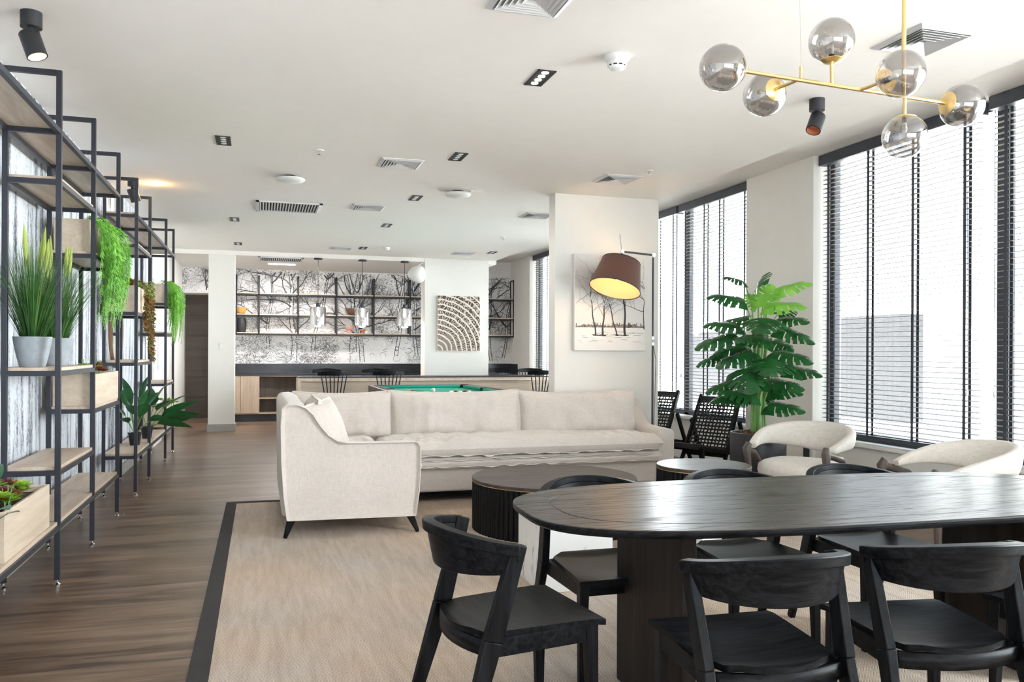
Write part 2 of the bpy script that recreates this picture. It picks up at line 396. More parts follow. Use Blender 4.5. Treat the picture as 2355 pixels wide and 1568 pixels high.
def dup(o, loc=None, rz=None, label=None, parent=None):
    c = o.copy(); COL.objects.link(c)
    if parent: c.parent = parent
    for ch in list(o.children): dup(ch, parent=c)
    if loc is not None: c.location = loc
    if rz is not None: c.rotation_euler = (0, 0, rz)
    if label: c['label'] = label
    return c
rnd = random.Random(7)
U = rnd.uniform
# ------------------------------------------------------------------ 2D stroke drawing (flat ink on a wall or canvas)
class Ink:
    """collects flat ribbons in a vertical x-z plane at depth y"""
    def __init__(s, y, x0, x1, z0, z1): s.mb = MB(); s.y = y; s.b = (x0, x1, z0, z1); s.pc = 0
    def stroke(s, pts, w, m=0):
        s.mb.m = m; x0, x1, z0, z1 = s.b
        n = len(pts)
        if n < 2: return
        if m == 3 or (m == 2 and isinstance(w, list) and n == 6): s.pc += 1
        L = []
        for i, (x, z) in enumerate(pts):
            a = pts[max(i - 1, 0)]; b = pts[min(i + 1, n - 1)]
            dx, dz = b[0] - a[0], b[1] - a[1]; l = math.hypot(dx, dz) or 1
            ww = (w[i] if isinstance(w, list) else w) / 2
            L.append(((x - dz / l * ww, z + dx / l * ww), (x + dz / l * ww, z - dx / l * ww)))
        for i in range(n - 1):
            q = [L[i][0], L[i][1], L[i + 1][1], L[i + 1][0]]
            if all(x0 <= p[0] <= x1 and z0 <= p[1] <= z1 for p in q):
                yy = s.y - .0003 - s.pc * 8e-5 - (4e-5 if m == 1 else 2e-5 if m == 2 else 0)
                s.mb.add([(p[0], yy, p[1]) for p in q], [(0, 1, 2, 3)])
    def branch(s, x, z, ang, ln, w, lv, m=0, spread=.5, split=2, wob=.25):
        pts = [(x, z)]; ws = [w]; n = 6
        for i in range(n):
            ang += U(-wob, wob); x += math.cos(ang) * ln / n; z += math.sin(ang) * ln / n
            pts.append((x, z)); ws.append(w * (1 - .45 * (i + 1) / n))
            if lv > 0 and i >= 2 and U(0, 1) < .45: s.branch(x, z, ang + rnd.choice((-1, 1)) * U(.4, 1), ln * U(.4, .65), w * .4, lv - 1, m, spread, split, wob)
        s.stroke(pts, ws, m)
        if lv > 0:
            for k in range(split): s.branch(x, z, ang + U(-1, 1) * spread, ln * U(.6, .8), w * .5, lv - 1, m, spread, split, wob)
# ================================================================== SETTING
CE = 2.95; RC = 3.19; XF = 4.03; XP = 5.0
struct('floor', MB().box(-1.7, -2.8, -.1, 5.3, 17.4, 0), 'floor_planks', 'brown grained plank floor of the whole room')
c = MB(); c.box(-1.7, -2.8, CE, XF, 14.25, RC + .2); c.box(-1.7, 14.25, 2.88, XF, 17.4, RC + .2); c.box(XF, -2.8, RC, 5.4, 17.4, RC + .2)
struct('ceiling', c, 'ceiling_paint', 'white ceiling with a raised trough along the windows')
# left wall
m = MB(); m.box(-1.62, -2.8, 0, -1.42, 17.4, CE)
struct('wall_left', m, 'wall_paint', 'cream painted left wall beyond the wallpaper')
m = MB(); m.box(-1.42, 1.5, .11, -1.412, 11.5, CE)
struct('wall_left_wallpaper', m, 'birch_wallpaper', 'white birch bark wallpaper behind the shelving')
m = MB(); m.box(-1.42, -2.8, 0, -1.395, 13.2, .11); m.box(-1.42, 13.2, 0, -1.40, 16.6, .11)
struct('baseboard_left', m, 'baseboard_grey', 'grey baseboard under the birch wallpaper')
# cream flush door on the left wall with a long pull
m = MB(); m.box(-1.42, 12.15, .0, -1.39, 13.1, 2.3)
d2 = struct('door_2', m, 'wall_paint', 'flush cream door in the left wall')
MB().tube([(-1.35, 12.32, 1.05), (-1.35, 12.32, 1.55)], .014, 10).build('door_pull', 'bolt_chrome', d2)
# back walls
m = MB(); m.box(-.47, 16.6, 0, XP + .3, 16.8, RC)
struct('wall_back', m, 'wall_paint', 'painted back wall around the mural')
ink = Ink(16.588, -.47, 5.08, 1.07, 2.87)
mur = ink.mb; mur.box(-.47, 16.592, 1.07, 5.08, 16.6, 2.88); mur.box(XF, 16.592, 2.88, 5.08, 16.6, RC)
ink.b = (-.47, 5.07, 1.075, 2.87)
rnd.seed(11)
for x, w, a in ((.10, .05, 1.5), (.62, .10, 1.62), (.95, .06, 1.35), (1.75, .13, 1.5), (1.95, .09, 1.75), (2.62, .07, 1.5), (3.0, .06, 1.6), (4.35, .05, 1.5), (4.6, .06, 1.7), (4.85, .05, 1.45)):
    z0 = U(1.1, 1.3)
    # birch trunk: pale body, ink edges, bark dashes
    pts = [(x + math.sin(i * .8 + x * 9) * .02 + (i * .13) * math.cos(a), z0 + i * .13) for i in range(14)]
    ink.stroke(pts, [w * (1 - .04 * i) for i in range(14)], 3)
    for sgn in (-1, 1): ink.stroke([(p[0] + sgn * w * (1 - .04 * i) / 2, p[1]) for i, p in enumerate(pts)], .012, 1)
    for k in range(70):
        t = U(0, 12.9); i = int(t); px = pts[i][0] + U(-.45, .45) * w; l = w * U(.12, .34)
        ink.stroke([(px - l / 2, pts[i][1] + (t - i) * .13), (px, pts[i][1] + (t - i) * .13 + .006), (px + l / 2, pts[i][1] + (t - i) * .13)], U(.005, .014), 1)
    for k in range(7):
        i = rnd.randint(4, 12); ink.branch(pts[i][0], pts[i][1], PI / 2 + rnd.choice((-1, 1)) * U(.4, 1.1), U(.35, .7), .026, 2, rnd.choice((1, 1, 2)))
# leaf bunches, bananas and long leaves in the lower left
for k in range(46):
    x, z = U(-.45, 1.9), U(1.1, 1.6); a = U(0, 2 * PI); l = U(.10, .26)
    for o_, m_, ww in ((0, 2, 1.0), (0, 3, .82)):
        pts = [(x + math.cos(a) * l * t, z + math.sin(a) * l * t - .1 * t * t * l) for t in (0, .15, .35, .6, .85, 1)]
        ink.stroke(pts, [q * l * .30 * ww for q in (.15, .7, 1, .9, .5, .05)], m_)
    ink.stroke([(x, z), (x + math.cos(a) * l, z + math.sin(a) * l - .1 * l)], .007, 1)
for bx, bz, n in ((-.05, 1.30, 4), (.18, 1.37, 5), (.45, 1.30, 4), (.05, 1.48, 4), (.38, 1.48, 4), (.2, 1.2, 3)):
    for k in range(n + 3):
        a = R(-90 + (k - (n + 2) / 2) * 17); l = .13
        pts = [(bx + math.cos(a) * l * t * (1 + .25 * t) * .9, bz + math.sin(a) * l * t + .03 * t * t) for t in (0, .3, .6, .85, 1)]
        ink.stroke(pts, [.018, .040, .045, .032, .010], 1); ink.stroke(pts, [.014, .033, .037, .024, .004], 3)
for k in range(260):
    x, z = U(-.45, 5.0), U(1.08, 2.85); a = U(0, 6.3)
    s0 = U(.03, .09); pts = [(x + s0 * math.cos(a + t * .9) * (1 + .3 * math.sin(5 * t)), z + s0 * .7 * math.sin(a + t * .9)) for t in range(6)]
    ink.stroke(pts, .007, rnd.choice((1, 2)))
mo = mur.build('wall_back_mural', ['mural_paper', 'ink', 'ink_grey', 'ink_pale'], smooth=0, fixn=False); mo['kind'] = 'structure'; mo['label'] = 'black and white forest mural on the back wall'; mo['category'] = 'mural'
# frieze above the recessed door and the door itself
ink = Ink(16.588, -1.42, -.47, 2.43, 2.86); mur = ink.mb
mur.box(-1.42, 16.592, 2.42, -.47, 16.6, 2.88)
for k in range(9): ink.branch(U(-1.4, -.5), U(2.44, 2.6), U(.5, 2.6), U(.2, .35), .02, 2, rnd.choice((1, 2)))
mo = mur.build('wall_back_frieze', ['mural_paper', 'ink', 'ink_grey', 'ink_pale'], smooth=0, fixn=False); mo['kind'] = 'structure'; mo['label'] = 'strip of forest mural above the brown door'; mo['category'] = 'mural'
m = MB(); m.box(-1.42, 16.6, 2.40, -.47, 17.2, 2.88); m.box(-.57, 16.6, 0, -.47, 17.2, 2.88); m.box(-1.42, 17.2, 0, -.47, 17.4, 2.9)
struct('wall_recess', m, 'wall_paint', 'walls of the door recess')
m = MB()
for k in range(6): m.box(-1.40, 17.16, .01 + k * .398, -.58, 17.2, .01 + (k + 1) * .398 - .006)
m.box(-1.40, 17.185, .01, -.58, 17.199, 2.39)
d1 = struct('door_1', m, 'door_brown', 'dark brown panelled door in the recess')
m = MB(); m.tube([(-.66, 17.11, 1.02), (-.80, 17.11, 1.02)], .012, 8); m.tube([(-.66, 17.16, 1.02), (-.66, 17.11, 1.02)], .012, 8)
m.build('door_handle', 'brass', d1)
# piers and columns
def cstruct(name, x0, y0, x1, y1, z1, label, mat='pier_paint'):
    return struct(name, MB().box(x0, y0, 0, x1, y1, z1), mat, label, bevel=.004)
cstruct('trim_1', -.82, 14.25, -.41, 14.5, 2.88, 'cream pillar in front of the back cabinets')
m = MB(); m.box(-.835, 14.235, 0, -.395, 14.515, .12)
struct('baseboard_pillar', m, 'baseboard_grey', 'grey baseboard around the cream pillar')
m = MB(); m.box(-.65, 14.24, 1.34, -.615, 14.25, 1.44)
s_ = m.build('light_switch', 'white_plastic', bevel=.003); tag(s_, 'white light switch on the cream pillar', 'light switch')
cstruct('trim_2', 2.88, 7.98, 4.055, 8.165, CE, 'wide white column behind the sofa')
cstruct('trim_3', 2.73, 14.235, 3.885, 14.6, CE, 'white pier behind the bar')
for i, (y0, y1) in enumerate(((-2.8, .2), (6.66, 7.79), (11.3, 12.3), (15.3, 16.6))):
    struct('trim_%d' % (i + 4), MB().box(XP, y0, 0, 5.32, y1, RC), 'pier_paint', 'cream pier between the tall windows', bevel=.004)
for i, (y0, y1) in enumerate(((.2, 6.66), (7.79, 11.3), (12.3, 15.3))):
    m = MB(); m.box(5.04, y0, 0, 5.32, y1, .50)
    struct('wall_right_below_window' if not i else 'wall_right_below_window_%d' % (i + 1), m, 'wall_paint', 'low wall under the blinds')
    m = MB(); m.box(5.0, y0, .50, 5.32, y1, .53)
    struct('trim_%d' % (i + 8), m, 'white_plastic', 'white window sill', bevel=.003)
# windows
def window(i, y0, y1, mull):
    m = MB(); x0, x1 = 5.19, 5.25
    m.box(x0, y0, .53, x1, y0 + .07, RC); m.box(x0, y1 - .07, .53, x1, y1, RC); m.box(x0, y0, .53, x1, y1, .60); m.box(x0, y0, RC - .07, x1, y1, RC)
    for y in mull: m.box(x0, y - .05, .53, x1, y + .05, RC)
    w_ = struct('window_%d' % i, m, 'frame_charcoal', 'charcoal framed window behind blinds')
    MB().box(5.215, y0 + .03, .56, 5.221, y1 - .03, RC - .03).build('pane', 'window_glass', w_, smooth=0)
window(1, .2, 6.66, (1.7, 3.25, 4.74)); window(2, 7.79, 11.3, (9.42,)); window(3, 12.3, 15.3, (13.8,))
# wall behind the camera, with a long window
m = MB(); m.box(-1.62, -2.8, 0, 5.32, -2.7, .55); m.box(-1.62, -2.8, 2.65, 5.32, -2.7, RC); m.box(-1.62, -2.8, .55, -.8, -2.7, 2.65); m.box(4.4, -2.8, .55, 5.32, -2.7, 2.65)
struct('wall_behind', m, 'wall_paint', 'wall behind the camera')
m = MB()
for x in (-.8, .5, 1.8, 3.1, 4.34): m.box(x, -2.76, .55, x + .06, -2.71, 2.65)
m.box(-.8, -2.76, .55, 4.4, -2.71, .62); m.box(-.8, -2.76, 2.58, 4.4, -2.71, 2.65); m.box(-.8, -2.76, 1.7, 4.4, -2.71, 1.74)
w_ = struct('window_4', m, 'frame_charcoal', 'window behind the camera')
MB().box(-.78, -2.74, .58, 4.38, -2.736, 2.63).build('pane', 'window_glass', w_, smooth=0)
# outside
m = MB(); m.box(5.4, -12, -.4, 40, 40, -.2); struct('ground', m, 'outside_ground', 'bright paving outside the windows')
def outb(mat, label, *boxes):
    m = MB()
    for b in boxes: m.box(*b)
    o = m.build('building', mat); tag(o, label, 'building', None); return o
outb('outside_grey', 'grey textured garden wall outside the near window', (8.6, 9.53, .33, 9.0, 10.9, 1.88))
outb('outside_grey', 'grey textured garden wall outside the far window', (9.4, 15.0, .19, 9.8, 17.0, 1.78))
outb('outside_white', 'low white kerb wall under the near grey wall', (8.55, 9.3, -.2, 9.1, 11.0, .33))
outb('outside_white', 'low white kerb wall under the far grey wall', (9.3, 14.8, -.2, 9.9, 17.2, .19))
outb('outside_white', 'white rendered house outside the near window', (10.5, 4.0, -.2, 15, 11.2, 2.0), (10.4, 3.9, 2.0, 15.1, 8.9, 2.12))
outb('outside_white', 'white rendered house outside the far window', (13.5, 14.5, -.2, 17, 24, 2.3))

# ------------------------------------------------------------------ venetian blinds
def blind(y0, y1, label, tapes, cordy=None):
    t = thing('venetian_blind', label, 'window blind', (5.11, (y0 + y1) / 2, 3.17), group='wooden venetian blinds on the right windows')
    MB().box(5.05, y0 - .02, 3.09, 5.16, y1 + .02, 3.185).build('headrail', 'frame_charcoal', t, bevel=.003)
    m = MB(); z = .63; n = 0
    a = R(3.5); hw = .025
    while z < 3.07:
        dz = math.sin(a) * hw; x = 5.11
        m.add([(x - hw, y0, z - dz), (x + hw, y0, z + dz), (x + hw, y1, z + dz), (x - hw, y1, z - dz),
               (x - hw, y0, z - dz + .003), (x + hw, y0, z + dz + .004), (x + hw, y1, z + dz + .004), (x - hw, y1, z - dz + .004)],
              [(0, 1, 2, 3), (7, 6, 5, 4), (0, 4, 5, 1), (2, 6, 7, 3), (1, 5, 6, 2), (0, 3, 7, 4)])
        z += .0415
    m.build('slats', 'slat_taupe', t, smooth=0)
    MB().box(5.085, y0, .575, 5.135, y1, .60).build('bottom_rail', 'frame_charcoal', t, bevel=.003)
    for y in tapes:
        m = MB()
        for x in (5.083, 5.137): m.box(x - .001, y - .014, .58, x + .001, y + .014, 3.1)
        z = .63
        while z < 3.07: m.bar((5.083, y, z - .006), (5.137, y, z + .002), .012, .0015); z += .0415
        m.build('ladder_tape', 'tape_dark', t, smooth=0)
    if cordy:
        m = MB(); m.tube([(5.06, cordy, 3.08), (5.062, cordy, 1.05)], .0025, 6); m.build('pull_cord', 'tape_dark', t)
        m = MB(); m.lathe([(.003, .03), (.009, .015), (.011, -.01), (.007, -.025), (0, -.027)], (5.062, cordy, 1.03), 10); m.build('cord_weight', 'white_plastic', t)
blind(4.86, 6.63, 'wide blind behind the armchairs, right of the leafy plant', (4.98, 5.50, 6.02, 6.55), 4.93)
blind(3.08, 4.72, 'blind at the right edge of the photo behind the second armchair', (3.2, 3.95, 4.62), 4.69)
blind(1.45, 3.0, 'blind of the window nearest the camera', (1.6, 2.2, 2.85))
blind(7.82, 9.38, 'blind between the white column and the pier, left of the leafy plant', (7.95, 8.47, 8.82, 9.28), 9.33)
blind(9.48, 11.25, 'blind just right of the white column behind the woven chairs', (9.6, 10.05, 10.6, 11.15))
blind(12.35, 13.75, 'far blind hidden behind the white column', (12.5, 13.6))
blind(13.85, 15.25, 'farthest blind, left of the white column', (14.0, 14.5, 15.12))

# ------------------------------------------------------------------ ceiling fittings
def linear_light(x, y, label, lit=False):
    t = thing('recessed_downlight', label, 'ceiling light', (x, y, CE), group='small black linear downlights')
    m = MB(); L, W = .14, .055
    m.box(x - W, y - L, CE - .006, x - W + .01, y + L, CE); m.box(x + W - .01, y - L, CE - .006, x + W, y + L, CE)
    m.box(x - W, y - L, CE - .006, x + W, y - L + .01, CE); m.box(x - W, y + L - .01, CE - .006, x + W, y + L, CE)
    m.build('frame', 'black_metal', t, smooth=0)
    MB().box(x - W + .01, y - L + .01, CE - .002, x + W - .01, y + L - .01, CE - .0005).build('baffle', 'black_metal', t, smooth=0)
    for k in range(4):
        MB().lathe([(.0, -.004), (.021, -.004), (.022, -.001), (.0, -.001)], (x, y - .0975 + k * .065, CE - .0005), 16).build('lens', 'led_white' if y < 5 else 'vent_metal', t)
for x, y, l in ((1.58, 4.656, 'nearest black downlight, with four lit lenses, left of the smoke detector'), (1.57, 6.745, 'second black downlight in the centre row, right of the first square vent'),
                (1.565, 8.70, 'third black downlight in the centre row, left of the round flush light'), (1.55, 10.72, 'fourth black downlight in the centre row'),
                (1.54, 13.19, 'farthest downlight of the centre row, above the bar pendants'), (-.286, 6.79, 'nearest black downlight above the aisle, right of the shelving'),
                (-.32, 10.82, 'middle black downlight of the aisle row'), (-.34, 13.27, 'farthest black downlight of the aisle row, above the cream pillar'), (3.63, 13.1, 'black downlight near the far right mural')):
    linear_light(x, y, l)
def diffuser(x, y, label, s=.18):
    t = thing('air_vent', label, 'air vent', (x, y, CE), group='square four way ceiling vents')
    def ring(m, a, b, za, zb):
        P4 = [(-1, -1), (1, -1), (1, 1), (-1, 1)]
        vs = [(x + p[0] * a, y + p[1] * a, za) for p in P4] + [(x + p[0] * b, y + p[1] * b, zb) for p in P4]
        m.add(vs, [(i, (i + 1) % 4, 4 + (i + 1) % 4, 4 + i) for i in range(4)])
    m = MB(); ring(m, s, s - .025, CE - .004, CE - .016); ring(m, s, s, CE, CE - .004); ring(m, s - .025, s - .025, CE - .016, CE - .001)
    m.build('frame', 'vent_metal', t, smooth=0, fixn=False)
    MB().box(x - s + .02, y - s + .02, CE - .003, x + s - .02, y + s - .02, CE - .001).build('duct', 'baseboard_grey', t, smooth=0)
    m = MB()
    for k in range(5):
        a = s - .035 - k * .026
        ring(m, a, max(a - .022, .002), CE - .018, CE - .004)
    m.build('louvre', 'vent_metal', t, smooth=0, fixn=False, solid=.0015)
for x, y, l in ((3.29, 3.49, 'square vent above the chandelier, right of its rod'), (1.19, 3.61, 'square vent cut off by the top of the photo'), (1.15, 7.14, 'square vent left of the second centre downlight'),
                (1.155, 9.43, 'square vent right of the large slatted grille'), (3.2, 7.15, 'square vent in front of the white column'), (3.15, 9.35, 'square vent partly hidden behind the white column'),
                (1.2, 13.3, 'small far vent left of the farthest centre downlight'), (3.2, 13.33, 'far vent above the white pier')):
    diffuser(x, y, l)
def grille(x0, y0, x1, y1, z, label):
    t = thing('return_grille', label, 'air vent', ((x0 + x1) / 2, (y0 + y1) / 2, z), group='slatted return air grilles')
    m = MB(); e = .035
    for b in ((x0, y0, x1, y0 + e), (x0, y1 - e, x1, y1), (x0, y0, x0 + e, y1), (x1 - e, y0, x1, y1)): m.box(b[0], b[1], z - .014, b[2], b[3], z)
    m.build('frame', 'vent_metal', t, smooth=0)
    MB().box(x0 + e, y0 + e, z - .002, x1 - e, y1 - e, z - .0005).build('duct', 'dark_void', t, smooth=0)
    m = MB(); k = x0 + e + .012
    while k < x1 - e: m.bar((k, y0 + e, z - .008), (k, y1 - e, z - .008), .014, .003, up=(.5, 0, 1)); k += .031
    m.build('louvre', 'vent_metal', t, smooth=0)
grille(-.06, 9.37, .65, 10.03, CE, 'large slatted grille in front of the flush dome light'); grille(-.05, 14.32, .68, 14.95, 2.88, 'slatted grille on the dropped soffit')
def ceil_lathe(name, prof, x, y, label, cat, mat='white_plastic', z=CE, **k):
    o = MB().lathe([(r, z + d) for r, d in prof], (x, y, 0), 32).build(name, mat); return tag(o, label, cat, **k)
t = thing('smoke_detector', 'white smoke detector right of the lit downlight', 'smoke detector', (1.87, 4.19, CE))
MB().lathe([(.07, 0), (.07, -.018), (.062, -.028), (.055, -.03)], (1.87, 4.19, CE), 32).build('base', 'white_plastic', t)
m = MB(); m.lathe([(.055, -.028), (.053, -.045), (.05, -.052)], (1.87, 4.19, CE), 32); m.lathe([(.047, -.058), (.04, -.072), (.02, -.078), (0, -.079)], (1.87, 4.19, CE), 32); m.build('cover', 'white_plastic', t)
m = MB(); m.lathe([(.046, -.045), (.046, -.06)], (1.87, 4.19, CE), 32); m.build('sensor_slot', 'dark_void', t)
m = MB()
for k in range(10):
    a = k * PI / 5; m.bar((1.87 + .05 * math.cos(a), 4.19 + .05 * math.sin(a), CE - .05), (1.87 + .047 * math.cos(a), 4.19 + .047 * math.sin(a), CE - .06), .008)
m.build('rib', 'white_plastic', t)
ceil_lathe('smoke_detector', [(.055, 0), (.055, -.02), (.04, -.045), (0, -.05)], 1.88, 13.0, 'tiny far smoke detector above the bar', 'smoke detector')
for x, y, l in ((.256, 7.99, 'round white flush light with a dark gap above it, in front of the large grille'), (1.91, 8.21, 'thin round white flush light left of the white column')):
    t = thing('flush_ceiling_light', l, 'ceiling light', (x, y, CE))
    MB().lathe([(.06, 0), (.06, -.03)], (x, y, CE), 24).build('bracket', 'dark_void', t)
    l = bpy.data.lights.new('flush_lamp', 'AREA'); l.shape = 'DISK'; l.size = .24; l.energy = 6; l.color = (1, .96, .9)
    lo = bpy.data.objects.new('flush_lamp', l); COL.objects.link(lo); lo.location = (x, y, CE - .07)
    MB().lathe([(.0, -.022), (.13, -.022), (.135, -.032), (.125, -.045), (.07, -.06), (0, -.064)], (x, y, CE), 32).build('diffuser', 'white_plastic', t)
for x, y, l in ((.445, 6.88, 'sprinkler head between the aisle downlight and the square vent'), (3.32, 6.73, 'sprinkler head in front of the white column'), (3.29, 11.3, 'far sprinkler head left of the white column')):
    t = thing('sprinkler', l, 'sprinkler', (x, y, CE), group='ceiling sprinklers')
    MB().lathe([(.04, 0), (.035, -.006), (0, -.007)], (x, y, CE), 20).build('rosette', 'white_plastic', t)
    m = MB(); m.tube([(x, y, CE), (x, y, CE - .035)], .007, 8); m.lathe([(0, -.036), (.017, -.037), (0, -.04)], (x, y, CE), 12); m.build('head', 'bolt_chrome', t)
t = thing('soffit_light', 'flat white light panel under the dropped soffit near the cream pillar', 'ceiling light', (.35, 15.3, 2.88))
MB().box(.10, 15.2, 2.86, .60, 15.4, 2.88).build('housing', 'white_plastic', t, bevel=.004); MB().box(.12, 15.22, 2.856, .58, 15.38, 2.86).build('diffuser', 'led_white', t)
l = bpy.data.lights.new('soffit_lamp', 'AREA'); l.shape = 'RECTANGLE'; l.size = .46; l.size_y = .16; l.energy = 30; l.color = (1, .96, .92)
lo = bpy.data.objects.new('soffit_lamp', l); COL.objects.link(lo); lo.location = (.35, 15.3, 2.85)
def spotlight(x, y, aim, label, inner='spot_glow'):
    t = thing('ceiling_spotlight', label, 'spotlight', (x, y, CE))
    MB().lathe([(.048, 0), (.048, -.075), (.0, -.075)], (x, y, CE), 28).build('canopy', 'black_metal', t)
    d = Vector(aim).normalized(); c = Vector((x, y, CE - .15)) + Vector((d.x, d.y, 0)) * .02
    M = Matrix.Translation(c) @ d.to_track_quat('-Z', 'Y').to_matrix().to_4x4()
    MB().tube([(x, y, CE - .07), c - d * .04], .014, 8).build('joint', 'black_metal', t)
    MB().lathe([(0, .055), (.044, .055), (.047, .05), (.047, -.07), (.041, -.07), (.041, -.02)], n=28, mat=M).build('barrel', 'black_metal', t)
    MB().lathe([(.041, -.069), (.036, -.03), (0, -.028)], n=28, mat=M).build('reflector', inner, t)
    return c, d
spotlight(-1.07, 4.5, (.35, -.1, -1), 'black spotlight in the top left corner above the shelving')
spotlight(3.41, 4.51, (-.55, -.25, -1), 'black spotlight below the chandelier with a copper inside', 'copper_inner')
c_, d_ = spotlight(-1.17, 8.56, (.3, .3, -1), 'black spotlight behind the shelving frames, glowing warm')
l = bpy.data.lights.new('spot_wash', 'POINT'); l.energy = 1.2; l.color = (1, .62, .25); l.shadow_soft_size = .03
lo = bpy.data.objects.new('spot_wash', l); COL.objects.link(lo); lo.location = (-1.0, 8.75, 2.86)
tag(MB().box(2.03, 8.12, CE - .006, 2.13, 8.22, CE).build('access_plate', 'ceiling_paint'), 'small square ceiling plate beside the thin round light', 'ceiling plate')
# ================================================================== RUG
rug = thing('rug', 'large beige woven rug with a dark cloth border under sofa and table', 'rug', (1.8, 4.3, 0))
RX0, RX1, RY0, RY1 = -.28, 3.93, .9, 7.56; B = .085
MB().box(RX0 + B, RY0 + B, .001, RX1 - B, RY1 - B, .006).build('weave', 'rug_weave', rug, smooth=0)
m = MB()
for b in ((RX0, RY0, RX1, RY0 + B), (RX0, RY1 - B, RX1, RY1), (RX0, RY0 + B, RX0 + B, RY1 - B), (RX1 - B, RY0 + B, RX1, RY1 - B)): m.box(b[0], b[1], .0, b[2], b[3], .0075)
m.build('border', 'rug_border_cloth', rug, smooth=0)
FZ = .0065     # top of the rug

# ================================================================== DINING TABLE
def supere(cx, cy, a, b, n, k=96, t=0):
    out = []
    for i in range(k):
        th = 2 * PI * i / k; c, s = math.cos(th), math.sin(th)
        x = a * math.copysign(abs(c) ** (2 / n), c); y = b * math.copysign(abs(s) ** (2 / n), s)
        out.append((cx + x * math.cos(t) - y * math.sin(t), cy + x * math.sin(t) + y * math.cos(t)))
    return out
TC = (2.19, 2.79); TT = -.036
t = thing('dining_table', 'long oval dark wood dining table with two slab legs', 'table', (*TC, FZ))
m = MB()
rings = [(-.075, .712), (-.012, .722), (-.002, .729), (0, .736), (0, .743), (-.002, .748), (-.006, .75)]
k = 120; vs = []
for d, z in rings: vs += [(x, y, z) for x, y in supere(TC[0], TC[1], 1.29 + d, .513 + d, 3.2, k, TT)]
fs = [(r * k + i, r * k + (i + 1) % k, (r + 1) * k + (i + 1) % k, (r + 1) * k + i) for r in range(len(rings) - 1) for i in range(k)]
# rim ring then groove then centre panel, all in the top's surface
for d, z in ((-.128, .75), (-.130, .747), (-.134, .747), (-.136, .75)):
    vs += [(x, y, z) for x, y in supere(TC[0], TC[1], 1.29 + d, .513 + d * .8, 3.0, k, TT)]
fs += [(r * k + i, r * k + (i + 1) % k, (r + 1) * k + (i + 1) % k, (r + 1) * k + i) for r in range(len(rings) - 1, len(rings) + 3) for i in range(k)]
fs.append(tuple((len(rings) + 3) * k + i for i in range(k))); fs.append(tuple(range(k))[::-1])
m.add(vs, fs); m.mi[:5 * k] = [1] * (5 * k); m.mi[-1] = 1; m.build('tabletop', ['table_oak', 'black_oak'], t, smooth=14)
for x in (1.375, 3.0): MB().box(x, 2.52, FZ, x + .055, 3.06, .708).build('slab_leg', 'pedestal_oak', t, bevel=.004)
MB().box(1.43, 2.76, .62, 3.0, 2.82, .706).build('stretcher', 'pedestal_oak', t)

